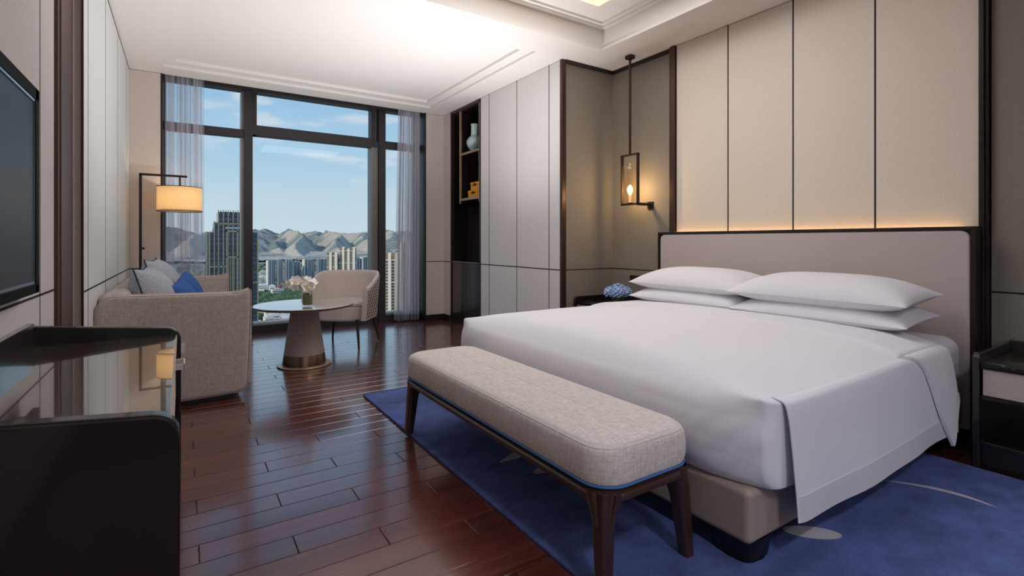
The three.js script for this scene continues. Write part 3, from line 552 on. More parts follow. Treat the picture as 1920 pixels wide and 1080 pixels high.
// ------------------------------------------------------------------ sofa along the left wall
{
  const s = thing('sofa', 'boxy beige linen sofa with raised seams standing against the left wall by the window', 'sofa', [0, 0, 0]);
  const armShape = (() => { const a = new THREE.Shape(); a.moveTo(-.40, .045); a.quadraticCurveTo(-.446, .045, -.447, .10); a.lineTo(-.449, .63); a.quadraticCurveTo(-.45, .735, -.36, .752); a.quadraticCurveTo(0, .742, .30, .738); a.quadraticCurveTo(.36, .738, .398, .758); a.quadraticCurveTo(.404, .75, .403, .73); a.quadraticCurveTo(.400, .40, .382, .10); a.quadraticCurveTo(.376, .058, .31, .048); a.quadraticCurveTo(-.05, .036, -.40, .045); return a; })();
  const edge = armShape.getSpacedPoints(160).slice(0, 160).map((p) => [p.x, p.y]);
  for (const z of [-4.13, -6.165]) {
    const arm = put('arm', grid(160, 34, (u, v) => {
      const k = ((u % 1) + 1) % 1 * 160, i = Math.floor(k), f = k - i, a = edge[i % 160], b = edge[(i + 1) % 160], x = lerp(a[0], b[0], f), y = lerp(a[1], b[1], f), q = Math.abs(v - .5) * 2, side = v < .5 ? 1 : -1;
      const t = q < .2 ? q / .2 : 1, c = clamp((q - .2) / .3), m = clamp((q - .5) / .5), r = .018, al = c * Math.PI / 2, ins = r * (1 - Math.cos(al)), zz = .0775 - r * (1 - Math.sin(al)) * 1;
      const d = Math.hypot(x + .02, y - .4), sc = (1 - ins / d) * (1 - m), zed = q < .2 ? (.0775 - r) * t : .0775 - r + r * Math.sin(al) + .004 * Math.sin(Math.PI * .5 * m);
      return [-.02 + (x + .02) * sc, .4 + (y - .4) * sc, z + .0775 + side * zed];
    }, (u, v, p) => [p[0], p[1] + (Math.abs(v - .5) < .1 ? p[2] : 0)]), M.linen, s);
    for (const dz of [.012, .143]) put('seam', tube(edge.map(([x, y]) => [x + (x > .28 ? .004 : 0), y + (y > .7 && x > .3 ? .004 : 0), z + dz]), .0042, 260, 6, true), M.linen, arm);
    put('seam_flange', box(.392, .412, .10, .752, z + .132, z + .142, .003, 1), M.linen, arm);
  }
  put('back', box(-.448, -.30, .05, .762, -6.03, -4.10, .05, 4), M.linen, s);
  put('seat_base', box(-.30, .365, .05, .29, -6.02, -4.12, .02), M.linen, s);
  for (const [a, b] of [[-6.00, -5.07], [-5.06, -4.135]]) put('seat_cushion', box(-.24, .38, .285, .43, a, b, .045, 4), M.linen, s);
  put('plinth', box(-.38, .30, .0, .055, -6.10, -4.03), M.black, s);
  const greyFab = std({ map: weave(256, .2, [.70, .715, .755], .28, 10), roughness: .95 }), blueFab = std({ color: 0x2f5fa6, roughness: .8 }), navy = std({ color: 0x27344f, roughness: .8 });
  function cushion(label, pos, e, size, th, mat, seed, pipe, group) {
    const c = thing('throw_cushion', label, 'cushion', pos, 0, group); c.rotation.set(...e, 'YXZ');
    put('cover', pillowGeo(size, size, th, seed), mat, c);
    if (pipe) { const pts = []; for (let k = 0; k < 4; k++) for (let i = 0; i < 14; i++) { const q = i / 14 * 2 - 1, a = [q, 1, -q, -1][k], b = [-1, q, 1, -q][k]; pts.push([a * (1 - .075 * (1 - b * b)) * size / 2, 0, b * (1 - .045 * (1 - a * a)) * size / 2]); } put('piping', tube(pts, .005, 220, 6, true), navy, c); }
    return c;
  }
  const H2 = Math.PI / 2;
  cushion('front pale grey cushion with navy piping, nearest the sofa arm', [-.195, .665, -4.71], [0, -.12, -H2 + .28], .49, .27, greyFab, 31, true, 'grey cushions on the sofa');
  cushion('rear pale grey cushion with navy piping, taller behind the other grey one', [-.155, .70, -5.19], [0, -.12, -H2 + .26], .52, .26, greyFab, 32, true, 'grey cushions on the sofa');
  cushion('small bright blue cushion in front of the darker blue one on the sofa', [.02, .60, -4.86], [.10, -.15, -H2 + .34], .38, .16, blueFab, 33, false, 'blue cushions on the sofa');
  cushion('rear blue cushion standing with one corner up near the far sofa arm', [.055, .615, -5.28], [.14, -.18, -H2 + .34], .41, .17, blueFab, 34, false, 'blue cushions on the sofa');
}

// ------------------------------------------------------------------ floor lamp behind the sofa
{
  const l = thing('floor_lamp', 'slim bronze floor lamp with a straight arm and a wide drum shade behind the sofa', 'lamp', [0, 0, 0]);
  const Z = -6.27;
  put('pole', merge([box(-.362, -.338, .02, 1.785, Z - .012, Z + .012, .003, 1)]), M.bronzeDark, l);
  put('arm', box(-.362, .045, 1.765, 1.787, Z - .012, Z + .012, .003, 1), M.bronzeDark, l);
  put('drop_rod', box(-.028, -.012, 1.60, 1.768, Z - .008, Z + .008, .002, 1), M.bronzeDark, l);
  put('base', box(-.43, -.13, .0, .02, Z - .13, Z + .10, .004), M.bronzeDark, l);
  put('switch_knob', lathe([[0, 0], [.011, 0], [.011, .022], [0, .024]], 16).rotateZ(-Math.PI / 2).translate(-.338, 1.03, Z), M.bronzeDark, l);
  const weaveS = weave(256, .1, [.95, .885, .75], .10, 14);
  const sh = put('shade', lathe([[.200, 0], [.200, .248], [.197, .248], [.197, 0], [.200, 0]], 72).translate(-.02, 1.412, Z), phys({ map: weaveS, roughness: 1, transmission: .55, thickness: 0, side: THREE.DoubleSide }), l);
  put('shade_trim', merge([new THREE.TorusGeometry(.2, .0035, 6, 72).rotateX(Math.PI / 2).translate(-.02, 1.66, Z), new THREE.TorusGeometry(.2, .0035, 6, 72).rotateX(Math.PI / 2).translate(-.02, 1.412, Z)]), M.bronze, sh);
  put('diffuser', lathe([[0, 0], [.194, 0], [.194, .004], [0, .004]], 48).translate(-.02, 1.42, Z), phys({ color: 0xfff2dc, roughness: 1, transmission: .5, thickness: 0 }), sh);
  const bulb = put('bulb', new THREE.SphereGeometry(.035, 20, 14).translate(-.02, 1.55, Z), std({ color: 0xfff0d0, emissive: 0xffd090, emissiveIntensity: 6 }), l); bulb.castShadow = false;
  const p = new THREE.PointLight(0xfff4e2, .18, 0, 2); p.name = 'floor_lamp_glow'; p.position.set(-.02, 1.55, Z); p.castShadow = true; scene.add(p);
}

// ------------------------------------------------------------------ round table, orchids, armchair
{
  const t = thing('round_table', 'round side table with a polished grey top on a conical leather and bronze pedestal', 'table', [.915, 0, -4.78]);
  put('foot_plate', lathe([[0, 0], [.222, 0], [.226, .004], [.226, .010], [.220, .014], [0, .014]], 72), M.bronzeBright, t);
  put('bronze_band', lathe([[.184, .014], [.184, .016], [.170, .105], [.16, .106]], 72), std({ color: 0x8a7260, roughness: .25, metalness: .9 }), t);
  put('cone', lathe([[.1695, .104], [.1695, .106], [.112, .505], [0, .505]], 72), M.leatherTaupe, t);
  put('under_top', lathe([[0, .498], [.30, .500], [.395, .514], [.412, .526], [.412, .528], [0, .528]], 96), M.leather, t);
  put('table_top', lathe([[0, .527], [.410, .527], [.417, .530], [.418, .537], [.414, .541], [0, .541]], 96), phys({ color: 0xc2bab7, roughness: .1, ior: 2.1, clearcoat: 1, clearcoatRoughness: .02 }), t);
  put('top_rim', lathe([[.405, .524], [.418, .526], [.4195, .531], [.417, .535], [.405, .533]], 96), M.bronzeDark, t);
}
{
  const o = thing('orchid_vase', 'white orchids in a straight glass of green stems on the round table', 'flowers', [.905, .5415, -4.60]);
  put('glass', lathe([[0, .002], [.042, .002], [.045, .006], [.046, .145], [.0435, .145], [.0425, .01], [0, .008]], 40), M.clear, o);
  const leafM = std({ color: 0x4e5a28, roughness: .55, side: THREE.DoubleSide }), r = rng(5);
  put('leaf_wrap', grid(40, 6, (u, v) => { const a = u * 5.6, q = .0395 - .003 * u; return [q * Math.cos(a), .012 + .095 * v + .006 * Math.sin(a * 3) * v, q * Math.sin(a)]; }), leafM, o);
  put('pebbles', merge([...Array(14)].map((_, i) => new THREE.IcosahedronGeometry(.010, 1).scale(1, .7, 1).translate(.026 * Math.cos(i * 2.4) * Math.sqrt(i / 14), .014 + .006 * (i % 2), .026 * Math.sin(i * 2.4) * Math.sqrt(i / 14)))), std({ color: 0x8c8a84, roughness: .6 }), o);
  const stemM = std({ color: 0x6f7d45, roughness: .6 });
  // stem arches to the left (towards -x and slightly away), flowers along it
  const st = [[.01, .02, 0], [.02, .12, .005], [.005, .19, .0], [-.05, .215, -.015], [-.11, .205, -.04], [-.20, .175, -.068]];
  put('stem', tube(st, .003, 40, 6), stemM, o);
  put('stem', tube([[-.01, .02, 0], [.03, .12, 0], [.055, .16, .01]], .003, 20, 6), stemM, o);
  const petalM = std({ color: 0xfffaf6, roughness: .7, side: THREE.DoubleSide }), lipM = std({ color: 0xe9d38a, roughness: .6 });
  const petal = (w, l, cup) => grid(10, 8, (u, v) => { const q = (v * 2 - 1), ww = w * Math.pow(Math.sin(Math.PI * clamp(u * .93 + .05)), .7); return [q * ww, u * l, cup * (u * u * 1.2 + q * q * .5) * l]; });
  const flower = (x, y, z, size, yaw, pitch, roll) => {
    const g = []; for (const [a, w, l] of [[0, .42, .95], [2.2, .40, .9], [-2.2, .40, .9], [1.15, .62, 1.0], [-1.15, .62, 1.0]]) g.push(petal(w * size * .85, l * size, .18).rotateZ(a));
    const e = new THREE.Euler(pitch, yaw, roll, 'YXZ'), fl = put('flower', merge(g).applyMatrix4(new THREE.Matrix4().makeRotationFromEuler(e)).translate(x, y, z), petalM, o);
    put('lip', new THREE.SphereGeometry(size * .2, 10, 8).scale(1, 1.2, .8).translate(0, -size * .12, size * .16).applyMatrix4(new THREE.Matrix4().makeRotationFromEuler(e)).translate(x, y, z), lipM, fl);
  };
  const Y = -.5;
  flower(.0, .172, .045, .058, Y, .1, .2); flower(.045, .19, .0, .05, Y + .7, -.2, .9); flower(-.05, .21, .015, .056, Y - .3, -.25, -.3); flower(-.095, .215, -.02, .054, Y + .2, -.3, .5);
  flower(-.095, .165, .0, .048, Y - .2, .5, .1); flower(-.145, .195, -.035, .044, Y - .6, 0, -.5); flower(-.18, .18, -.055, .034, Y - .8, .3, .3); flower(.0, .225, -.015, .040, Y + .4, -.6, .1);
  put('bud', new THREE.SphereGeometry(.010, 12, 8).scale(1.4, 1, 1).translate(-.21, .178, -.07), std({ color: 0xc9847a, roughness: .7 }), o);
}
{
  const c = thing('armchair', 'tub armchair of pale leather with a woven lattice outer back and thin dark legs', 'armchair', [1.475, 0, -5.545], Math.atan2(-.594, .804));
  const a = .325, b = .30, fz = .285;                        // half width, depth behind, arm length in front
  const Lf = fz + .02, arc = Math.PI * (a + b) / 2, L = 2 * Lf + arc;
  const plan = (s, off) => {                                 // s 0..1 from the tip of one arm round the back to the other; off inward
    let d = s * L;
    if (d < Lf) return [a - off, fz - d]; d -= Lf;
    if (d < arc) { const t = d / arc * Math.PI; return [(a - off) * Math.cos(t), -.02 - (b - off) * Math.sin(t)]; } d -= arc;
    return [-(a - off), -.02 + d];
  };
  const top = (s) => { const q = Math.abs(s - .5) * 2; return lerp(.775, .625, smooth(.38, 1.0, q)); };
  const bot = .285;
  const lean = (y) => .035 * (y - bot) / .45;
  const at = (s, y, off) => { const p = plan(s, off - lean(y)); return [p[0], y, p[1]]; };
  const T = .046;
  const section = curve([[0, 0], [-.002, .30], [0, .80], [.003, .94], [.012, .988], [.022, 1.0], [.032, .988], [.042, .94], [.046, .80], [.047, .30], [.046, 0]]);
  put('shell', grid(120, 60, (u, v) => { const p = section(v), y = lerp(bot, top(u), p.y); return at(u, y, p.x); }), M.leatherPale, c);
  for (const u of [0, 1]) put('arm_end', grid(1, 24, (w, v) => { const p = section(lerp(0, .5, v)), q = section(1 - lerp(0, .5, v)), y = lerp(bot, top(u), p.y), x = lerp(p.x, q.x, w); return at(u, y, x); }), M.leatherPale, c);
  const lattice = tex(256, 256, .064, .064, (u, v) => { const d = (x, y) => Math.abs(x) + Math.abs(y), k = Math.min(d(u - .5, v - .5), d(u, v), d(u - 1, v), d(u, v - 1), d(u - 1, v - 1)), q = smooth(.27, .33, k); return [lerp(.13, .80, q), lerp(.10, .75, q), lerp(.09, .72, q)]; });
  const latticeB = tex(256, 256, .064, .064, (u, v) => { const d = (x, y) => Math.abs(x) + Math.abs(y), k = Math.min(d(u - .5, v - .5), d(u, v), d(u - 1, v), d(u, v - 1), d(u - 1, v - 1)); return smooth(.15, .35, k); }, false);
  put('woven_back', grid(120, 12, (u, v) => at(lerp(.008, .992, u), lerp(bot + .012, top(lerp(.008, .992, u)) - .035, v), -.004), (u, v, p) => [u * L, p[1]]), std({ map: lattice, bumpMap: latticeB, bumpScale: .003, roughness: .6 }), c);
  const seatShape = (() => { const s = new THREE.Shape(), n = 40; for (let i = 0; i <= n; i++) { const p = plan(lerp(.07, .93, i / n), T - .004); i ? s.lineTo(p[0], -p[1]) : s.moveTo(p[0], -p[1]); } s.quadraticCurveTo(0, -fz - .03, plan(.07, T)[0], -plan(.07, T)[1]); return s; })();
  put('seat_frame', flatUp(extrude(seatShape, .13, .012, 3)).translate(0, .285, 0), M.leatherPale, c);
  put('seat_cushion', flatUp(extrude(seatShape, .055, .022, 4)).translate(0, .412, 0), M.leatherPale, c);
  put('base_frame', flatUp(extrude(seatShape, .02, .004, 1)).scale(1.05, 1, 1.03).translate(0, .270, 0), M.leatherTaupe, c);
  for (const [x, z] of [[1, 1], [-1, 1], [1, -1], [-1, -1]]) {
    const p0 = V3(x * .215, .285, z * .22 - .0), p1 = V3(x * .268, 0, z * .312), d = p1.clone().sub(p0), g = new THREE.CylinderGeometry(.019, .010, d.length(), 16).applyQuaternion(new THREE.Quaternion().setFromUnitVectors(V3(0, -1, 0), d.clone().normalize()));
    put('leg', g.translate(...p0.clone().add(p1).multiplyScalar(.5).toArray()), M.darkWood, c);
  }
}

// ------------------------------------------------------------------ television and the console below it
{
  const t = thing('television', 'large wall mounted television with a black bezel on the fabric panel', 'television', [0, 0, 0]);
  const X = -.45, y0 = .908, y1 = 1.668, z0 = -2.565, z1 = -1.22;
  put('body', box(-.503, X - .006, y0 + .02, y1 - .02, z0 + .02, z1 - .02, .01), M.black, t);
  put('bezel', merge([box(X - .02, X, y0, y0 + .036, z0, z1, .004), box(X - .02, X, y1 - .048, y1, z0, z1, .004), box(X - .02, X, y0, y1, z0, z0 + .058, .004), box(X - .02, X, y0, y1, z1 - .058, z1, .004)]), phys({ color: 0x070607, roughness: .6, specularIntensity: .15 }), t);
  const m = std({ color: 0xaab0b8, roughness: .15, metalness: .9 });
  put('inner_trim', merge([box(X - .010, X - .002, y0 + .036, y0 + .046, z0 + .058, z1 - .058), box(X - .010, X - .002, y1 - .056, y1 - .048, z0 + .058, z1 - .058), box(X - .012, X - .002, y0 + .04, y1 - .05, z0 + .058, z0 + .061)]), m, t);
  put('screen', box(X - .014, X - .008, y0 + .03, y1 - .04, z0 + .05, z1 - .05), phys({ color: 0xaaa098, roughness: .65, specularIntensity: .08 }), t);
}
{
  const c = thing('console', 'long dark lacquered console with a mirror polished top and rounded upright end panels', 'console', [0, 0, 0]);
  const xb = -.502, xf = -.004, za = -2.69, zb = -1.335;
  const endShape = () => { const s = new THREE.Shape(); s.moveTo(xb, .0); s.lineTo(xf, .0); s.lineTo(xf, .665); s.quadraticCurveTo(xf, .722, xf - .06, .725); s.lineTo(xb, .77); s.lineTo(xb, 0); return s; };
  for (const z of [za, zb - .045]) put('end_panel', extrude(endShape(), .045, .008, 3, 14).translate(0, 0, z), M.lacquerDark, c);
  put('back_rail', extrude((() => { const s = new THREE.Shape(); s.moveTo(0, 0); s.lineTo(.02, 0); s.lineTo(.02, .78); s.lineTo(0, .78); s.closePath(); return s; })(), zb - za - .05, .005, 2).translate(xb, 0, za + .025), M.lacquer, c);
  put('top', box(xb + .015, xf - .018, .67, .692, za + .04, zb - .04, .003), phys({ color: 0x5b4d45, roughness: .12, metalness: .35, clearcoat: 1, clearcoatRoughness: .01 }), c);
  put('top_edge', box(xf - .019, xf - .014, .676, .692, za + .045, zb - .045), M.bronzeBright, c);
  put('carcass', box(xb + .015, xf - .04, .40, .672, za + .04, zb - .04), M.lacquer, c);
  const n = 1, w = (zb - za - .09) / n;
  for (let i = 0; i < n; i++) {
    const z0 = za + .045 + i * w, d = put('drawer', box(xf - .042, xf - .020, .42, .668, z0 + .003, z0 + w - .003, .003), std({ color: 0xd6cfc8, roughness: .6 }), c);
    const zc = -2.17, hx = xf - .02;
    put('handle', merge([box(hx, hx + .032, .648, .668, zc - .052, zc - .047, .001, 1), box(hx, hx + .032, .648, .668, zc + .047, zc + .052, .001, 1), box(hx + .028, hx + .033, .648, .668, zc - .052, zc + .052, .001, 1)]), std({ color: 0xd9d2c8, roughness: .3, metalness: .5 }), d);
  }
  put('stretcher', box(xb + .02, xf - .05, .05, .075, za + .04, zb - .04, .003), M.lacquer, c);
}

// ------------------------------------------------------------------ ceiling light in the tray, downlights nearer the door
{
  const c = thing('ceiling_light', 'square glowing ceiling light with a pale frame set in the tray over the bed', 'lamp', [2.14, 3.105, -2.35]);
  put('frame', merge([box(-.79, .79, -.03, 0, -.79, -.73, .004), box(-.79, .79, -.03, 0, .73, .79, .004), box(-.79, -.73, -.03, 0, -.73, .73, .004), box(.73, .79, -.03, 0, -.73, .73, .004)]), std({ color: 0xfff2d8, roughness: .6, emissive: 0xffe6bc, emissiveIntensity: .55 }), c);
  put('diffuser', box(-.73, .73, -.016, 0, -.73, .73), std({ color: 0xfff0d8, roughness: .6, emissive: 0xffd79a, emissiveIntensity: .9 }), c);
}

// ------------------------------------------------------------------ small lamps out of the picture: downlights by the door, an uplighter on the floor behind the bed
{
  const d0 = thing('downlight', 'small round recessed downlight in the ceiling by the door', 'lamp', [.7, 2.868, .9], 0, 'downlights by the door');
  put('ring', lathe([[.04, .002], [.055, .002], [.055, -.004], [.042, -.006], [.04, .002]], 28), M.frameLight, d0);
  put('lens', new THREE.CircleGeometry(.041, 28).rotateX(Math.PI / 2).translate(0, -.001, 0), std({ color: 0xffffff, emissive: 0xfff0dc, emissiveIntensity: 1.2 }), d0);
  for (const [x, z] of [[2.4, .9], [.7, 1.8], [2.4, 1.8]]) { const c = d0.clone(); c.name = numbered('downlight'); c.position.set(x, 2.868, z); scene.add(c); }
  const u = thing('uplight', 'small dark uplighter standing on the floor between the bed and the wardrobe panels', 'lamp', [2.05, 0, -3.66]);
  put('can', lathe([[0, 0], [.07, 0], [.07, .02], [.06, .03], [.06, .29], [.056, .29], [.054, .24], [0, .24]], 32), M.bronzeDark, u);
  put('lens', new THREE.CircleGeometry(.054, 28).rotateX(-Math.PI / 2).translate(0, .26, 0), std({ color: 0xffffff, emissive: 0xfff0dc, emissiveIntensity: 1.5 }), u);
}

// ------------------------------------------------------------------ the city below the window
const GROUND = -121;
{
  const r = rng(41);
  // ground
  const gt = tex(512, 512, 900, 900, (u, v) => { const n = fbm(u * 30, v * 30, 4), k = fbm(u * 9 + 5, v * 9, 3), g = smooth(.42, .58, k); return [lerp(.60, .34, g) * (.75 + .5 * n), lerp(.58, .42, g) * (.75 + .5 * n), lerp(.54, .33, g) * (.75 + .5 * n)]; });
  const ground = put('ground', (() => { const g = new THREE.PlaneGeometry(9000, 9000, 1, 1).rotateX(-Math.PI / 2).translate(1200, GROUND, -4560); return metricUV(g); })(), std({ map: gt, roughness: 1 })); struct(ground, 'city ground of paved and green patches far below the window');

  // bare mountains behind the city
  const q = rng(97), spurs = [];
  for (let k = 0; k < 15; k++) spurs.push([-900 + k * 265 + (q() - .5) * 120, 520 + (q() - .5) * 500, .02 + q() * .20, .55 + q() * .2, 205 + q() * 42, .52 + q() * .25]);
  for (let k = 0; k < 22; k++) spurs.push([-1300 + k * 300 + (q() - .5) * 200, 300 + (q() - .5) * 900, .42 + q() * .25, .95, 215 + q() * 62, .32 + q() * .2]);
  const hgt = (x, z) => {
    const t = (-z - 3250) / 3400; let h = 6 + 26 * smooth(0, .5, t);
    for (const [x0, dx, t0, t1, top, sl] of spurs) {          // sharp spurs that climb from the plain to the crest
      const k = clamp((t - t0) / (t1 - t0)), xr = x0 + dx * t + 46 * Math.sin(t * 17 + x0), crest = top * (1 - Math.pow(1 - k, 1.7)) * smooth(-.02, .06, t - t0) - 90 * Math.max(0, t - t1);
      const d = Math.abs(x - xr), g = 34 * Math.abs(Math.sin((z + x * .35) / 52 + x0 + 2.2 * fbm(x / 210, z / 210, 2))) * smooth(20, 160, d) + 16 * fbm(x / 130 + x0, z / 130, 3);
      h = Math.max(h, crest - sl * d * (1 + .25 * Math.sin(d / 90 + x0)) - g * smooth(10, 60, crest));
    }
    return GROUND - 8 + h + 30 * fbm(x / 62, z / 62, 5) + 22 * fbm(x / 240 + 4, z / 240, 3) * smooth(.05, .3, t);
  };
  const mg = grid(520, 300, (u, v) => { const x = lerp(-1500, 4600, u), z = lerp(-3250, -7900, v); return [x, hgt(x, z), z]; });
  { const p = mg.attributes.position, n = mg.attributes.normal, c = new Float32Array(p.count * 3);
    for (let i = 0; i < p.count; i++) { const x = p.getX(i), z = p.getZ(i), g = smooth(.46, .62, fbm(x / 160, z / 160, 4)), k = .85 + .3 * fbm(x / 60, z / 60, 3); c.set([lerp(.47, .20, g) * k, lerp(.43, .24, g) * k, lerp(.37, .22, g) * k], i * 3); }
    mg.setAttribute('color', new THREE.BufferAttribute(c, 3)); }
  struct(put('mountain', mg, std({ vertexColors: true, roughness: 1 })), 'bare sandy mountains with green patches along the horizon');

  // glass tower with gilded fins
  const T = thing('office_tower', 'tall dark glass office tower with stepped top and gilded vertical fins, left in the window', 'building', [27.8, GROUND, -376]);
  const winTex = tex(128, 256, 6.4, 12.8, (u, v, x, y) => { const fy = (y % 64) / 64, fx = (x % 32) / 32, cell = hash2(Math.floor(x / 32), Math.floor(y / 64)), sp = fy < .30; let k = sp ? .55 : .8 + .5 * cell; if (fx < .06) k *= .7; return sp ? [.12 * k, .20 * k, .28 * k] : [.15 * k, .26 * k, .36 * k]; });
  const gT = phys({ map: winTex, roughness: .15, specularIntensity: 1 }), gold = std({ color: 0x9a8f78, roughness: .6 });
  const topY = (y) => y - GROUND;
  const body = (x0, x1, y1, z0, z1) => box(x0 - 27.8, x1 - 27.8, 0, topY(y1), z0, z1);
  put('lower_block', body(13, 42.7, 7.0, -24, -.6), gT, T); put('middle_block', body(17.2, 38.8, 13.4, -22, 0), gT, T); put('upper_block', body(19.4, 36.4, 20.2, -20, 0.4), gT, T);
  const fin = (x, y0, y1, z, w = .55) => box(x - 27.8 - w / 2, x - 27.8 + w / 2, topY(y0), topY(y1), z, z + .7);
  const fins = [];
  for (let i = 0; i <= 6; i++) fins.push(fin(19.6 + i * 2.78, GROUND, 20.2 + (i % 1 ? 0 : 1.2), .3));
  for (const x of [17.3, 38.7]) fins.push(fin(x, GROUND, 14.2, .1)); for (const x of [13.2, 14.6, 42.5]) fins.push(fin(x, GROUND, 7.4, -.7, .8));
  for (let i = 0; i < 5; i++) fins.push(fin(24.3 + i * 1.05, GROUND, -9, .55, .3));
  put('fins', merge(fins), gold, T).userData.kind = 'stuff';
  put('finials', merge([...Array(13)].map((_, i) => new THREE.ConeGeometry(.42, 1.6, 4).translate(19.6 + i * 1.39 - 27.8, topY(21.0), .4))), gold, T).userData.kind = 'stuff';
  put('cornice', merge([box(19.2 - 27.8, 36.6 - 27.8, topY(12.2), topY(13.0), .3, 1.0)]), gold, T);
  put('cornice', merge([box(17.0 - 27.8, 19.4 - 27.8, topY(12.7), topY(13.6), -.2, .7)]), gold, T);
  put('portal_frame', merge([box(24.0 - 27.8, 24.7 - 27.8, 0, topY(8.2), .6, 1.3), box(30.0 - 27.8, 30.7 - 27.8, 0, topY(8.2), .6, 1.3), box(24.0 - 27.8, 30.7 - 27.8, topY(7.2), topY(8.2), .6, 1.3), box(24.0 - 27.8, 30.7 - 27.8, topY(-9.6), topY(-8.8), .6, 1.3)]), gold, T);
  put('band', merge([box(14.6 - 27.8, 24 - 27.8, topY(-15.6), topY(-14.8), .1, 1.0)]), gold, T);
  put('band', merge([box(39.0 - 27.8, 42.6 - 27.8, topY(-27), topY(-26), -.7, .2)]), gold, T);
  put('sky_lobby', box(23.6 - 27.8, 33.6 - 27.8, topY(9.4), topY(10.4), .42, .75), std({ color: 0x9fc4e0, roughness: .3 }), T);

  // long grey residential towers
  const slab = std({ color: 0xa2aab2, roughness: .8 }), slabD = std({ color: 0x5f6a77, roughness: .8 }), slabW = std({ color: 0xe6e2da, roughness: .8 });
  const res = [[172.5, 189, -44.5, 0], [192, 204.5, -43.5, 1], [207.5, 225.5, -44.2, 2], [228, 247, -47.5, 3], [252, 277, -43.0, 4], [280, 306, -42.5, 5]];
  const where = ['leftmost of the row, with a bright end wall', 'second from the left, narrow', 'third from the left, with a wide dark middle', 'fourth from the left, lower than the others', 'fifth from the left, with a white end wall', 'rightmost of the row, next to the cream towers'];
  for (const [x0, x1, top, i] of res) {
    const z = -1330 + (i % 3) * 14, b = thing('residential_tower', 'grey residential tower with vertical strips, ' + where[i], 'building', [(x0 + x1) / 2, GROUND, z], .09), w = x1 - x0, h = top - GROUND;
    put('body', box(-w / 2, w / 2, 0, h - 1, -16, 0), slabD, b);
    const strips = [], caps = []; let x = -w / 2; while (x < w / 2 - 1.2) { const q = 1.4 + r() * 2.6; strips.push(box(x, Math.min(w / 2, x + q), 0, h - r() * 2.0, -14, .8 + r() * 2.2)); x += q + .9 + r() * 1.3; }
    put('bay_strips', merge(strips), slab, b).userData.kind = 'stuff';
    for (let k = 0; k < 3; k++) caps.push(box(-w / 2 + (k + .2) * w / 3, -w / 2 + (k + .5) * w / 3, h - 1, h + 1.5 + r(), -12, -3)); put('roof_house', merge(caps), slab, b).userData.kind = 'stuff';
    if (i === 0 || i === 4) put('end_wall', box(-w / 2 - 1.6, -w / 2 + .4, 0, h - .5, -15, 2.5), slabW, b);
  }
  // cream towers
  const cream = std({ color: 0xf2e9d8, roughness: .8 }), creamD = std({ color: 0x8f7f6c, roughness: .8 }), win = std({ map: tex(64, 64, 3.0, 3.2, (u, v) => (v > .25 && v < .82 && u > .12 && u < .88 ? [.26, .29, .33] : [.74, .68, .58])), roughness: .6 });
  function creamTower(label, x0, x1, top, z, bays, deep) {
    const b = thing('cream_tower', label, 'building', [(x0 + x1) / 2, GROUND, z], -.38), w = (x1 - x0) * .94, h = top - GROUND;
    put('body', box(-w / 2, w / 2, 0, h - 4, -deep, -1.2), win, b);
    const n = bays.length, cw = w / n;
    bays.forEach((k, i) => { if (k) put('pier', box(-w / 2 + i * cw + cw * .5, -w / 2 + (i + 1) * cw - cw * .08, 0, h - (k - 1) * 3, -deep + 2, .8), cream, b); });
    bays.forEach((k, i) => { if (k) put('roof_house', merge([box(-w / 2 + i * cw + cw * .06, -w / 2 + (i + .55) * cw, h - 6 - (k - 1) * 3, h - (k - 1) * 3, -deep + 3, -.4)]), creamD, b); });
    for (const y of [.36, .72, .93]) put('string_course', box(-w / 2 - .3, w / 2 + .3, h * y, h * y + 1.0, -deep, -.2), cream, b);
    return b;
  }
  creamTower('cream tower with brown roof houses just left of the tallest of the far towers', 225, 246, -19.5, -975, [1, 1], 18);
  creamTower('tallest of the far cream towers, with rounded brown tops, above the armchair', 247, 278, -9.4, -970, [1, 2, 1], 20);
  creamTower('close cream tower with white piers at the right end of the window, beside the curtain', 172.5, 187.5, -10.5, -500, [1, 1], 16);
  creamTower('tallest close cream tower half hidden behind the right curtain', 198, 216, -.3, -538, [1, 1], 16);
  // blue grey block at the right of the wide pane
  { const b = thing('office_block', 'blue grey block with one white strip right of the cream towers', 'building', [392, GROUND, -1300]), h = -43.5 - GROUND; put('body', box(-20, 24, 0, h, -20, 0), slabD, b); put('white_strip', box(-3.5, 0.5, 0, h + 3, -18, 1.2), slabW, b); put('bay_strips', merge([-17, -11, 4, 10, 16].map((x) => box(x, x + 2, 0, h - .6, -18, .8))), slab, b).userData.kind = 'stuff'; }

  // low pale buildings and trees
  const pale = [0xf2f1ee, 0xe6e4e0, 0xd6d9da, 0xe6dccf].map((c) => std({ color: c, roughness: .8 })), roof = std({ color: 0x9da3a6, roughness: .8 });
  let n = 0;
  const taken = [[27, -388, 30], [240, -1335, 75], [180, -1335, 25], [290, -1335, 30], [250, -980, 40], [392, -1310, 30], [188, -512, 34], [207, -546, 34]];
  const low = (x, z, w, d, h) => {
    const rad = Math.hypot(w, d) / 2 + 1; if (taken.some(([a, b, q]) => Math.hypot(a - x, b - z) < q + rad)) return; taken.push([x, z, rad]);
    const b = thing('low_building', 'small pale low building among the trees far below the window', 'building', [x, GROUND, z], r() * .5 - .25, 'low buildings below the window');
    const wallM = pale[Math.floor(r() * 4)]; put('walls', box(-w / 2, w / 2, 0, h, -d / 2, d / 2), wallM, b); put('parapet', merge([box(-w / 2, w / 2, h, h + 1, -d / 2, -d / 2 + .6), box(-w / 2, w / 2, h, h + 1, d / 2 - .6, d / 2), box(-w / 4, w / 8, h, h + 3, -d / 6, d / 6)]), wallM, b);
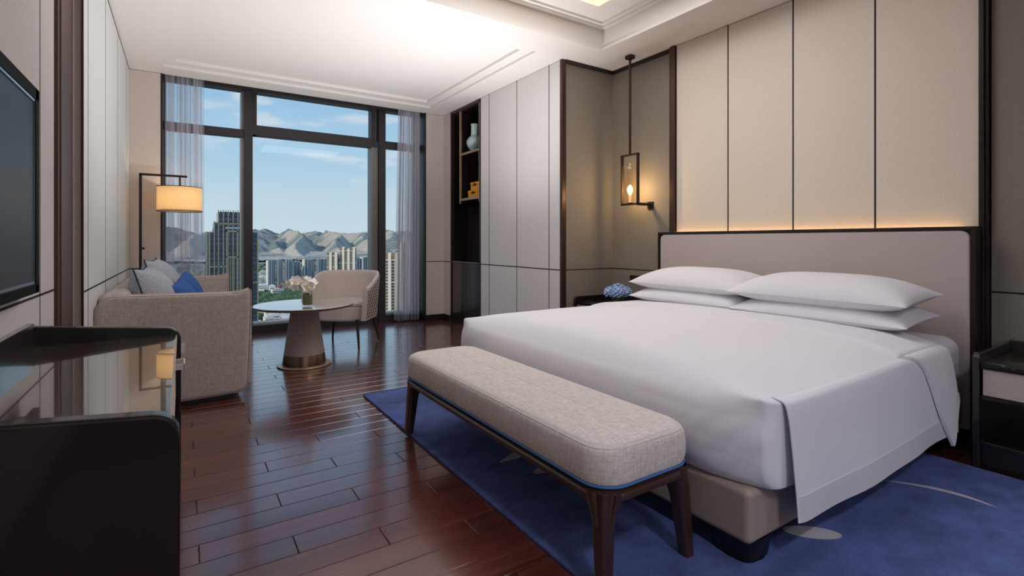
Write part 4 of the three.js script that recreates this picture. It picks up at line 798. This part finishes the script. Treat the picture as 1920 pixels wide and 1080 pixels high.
    put('window_band', merge([...Array(Math.max(1, Math.floor(h / 4)))].map((_, i) => box(-w / 2 + .8, w / 2 - .8, 1.4 + i * 4, 2.8 + i * 4, d / 2 - .1, d / 2 + .12))), slabD, b); n++;
  };
  for (let i = 0; i < 120; i++) { const z = -730 - r() * 170, q = .09 + r() * .16; low(-z * q, z, 9 + r() * 16, 8 + r() * 10, 10 + r() * 16); }
  for (let i = 0; i < 40; i++) { const z = -1150 - r() * 900, q = .10 + r() * .05; low(-z * q, z, 12 + r() * 24, 10 + r() * 14, 6 + r() * 18); }
  for (let i = 0; i < 40; i++) { const z = -1500 - r() * 1400, q = .10 + r() * .32; low(-z * q, z, 14 + r() * 30, 12 + r() * 14, 8 + r() * 30); }
  for (let i = 0; i < 24; i++) { const z = -520 - r() * 500, q = .335 + r() * .10; low(-z * q, z, 10 + r() * 14, 10 + r() * 10, 8 + r() * 26); }
  // road through the trees
  const road = put('road', tube([[80, GROUND + 9, -1010], [140, GROUND + 9, -985], [200, GROUND + 10, -960], [270, GROUND + 9, -955], [360, GROUND + 9, -930]], 3, 80, 6).scale(1, 1, 1), std({ color: 0xb9bcc0, roughness: .8 })); struct(road, 'pale elevated road crossing the trees far below');
  // tree crowns
  const crown = (() => { const g = new THREE.IcosahedronGeometry(1, 2), p = g.attributes.position; for (let i = 0; i < p.count; i++) { const k = .75 + .5 * fbm(p.getX(i) * 2.2 + 5, p.getY(i) * 2.2 + p.getZ(i) * 1.7 + 9, 3); p.setXYZ(i, p.getX(i) * k, p.getY(i) * k, p.getZ(i) * k); } g.computeVertexNormals(); return g; })();
  const N = 5200, im = new THREE.InstancedMesh(crown, std({ color: 0xffffff, roughness: 1 }), N), m4 = new THREE.Matrix4(), col = new THREE.Color();
  for (let i = 0; i < N; i++) {
    const z = i < 3900 ? -860 - Math.pow(r(), 1.2) * 420 : -900 - r() * 2000, q = i < 3900 ? .09 + r() * .34 : -.25 + r() * .75, s = 4 + r() * 5; m4.compose(V3(-z * q, GROUND + s * .6, z), new THREE.Quaternion().setFromEuler(new THREE.Euler(0, r() * 6, 0)), V3(s * 1.1, s, s * 1.1)); im.setMatrixAt(i, m4);
    const k = .6 + r() * .7; im.setColorAt(i, col.setRGB(.075 * k, .135 * k, .065 * k));
  }
  im.name = 'tree_crowns'; im.castShadow = im.receiveShadow = true; im.userData = { kind: 'stuff', label: 'dark green tree crowns massed between the far buildings', category: 'trees' }; scene.add(im);
}
renderer.render(scene, camera);
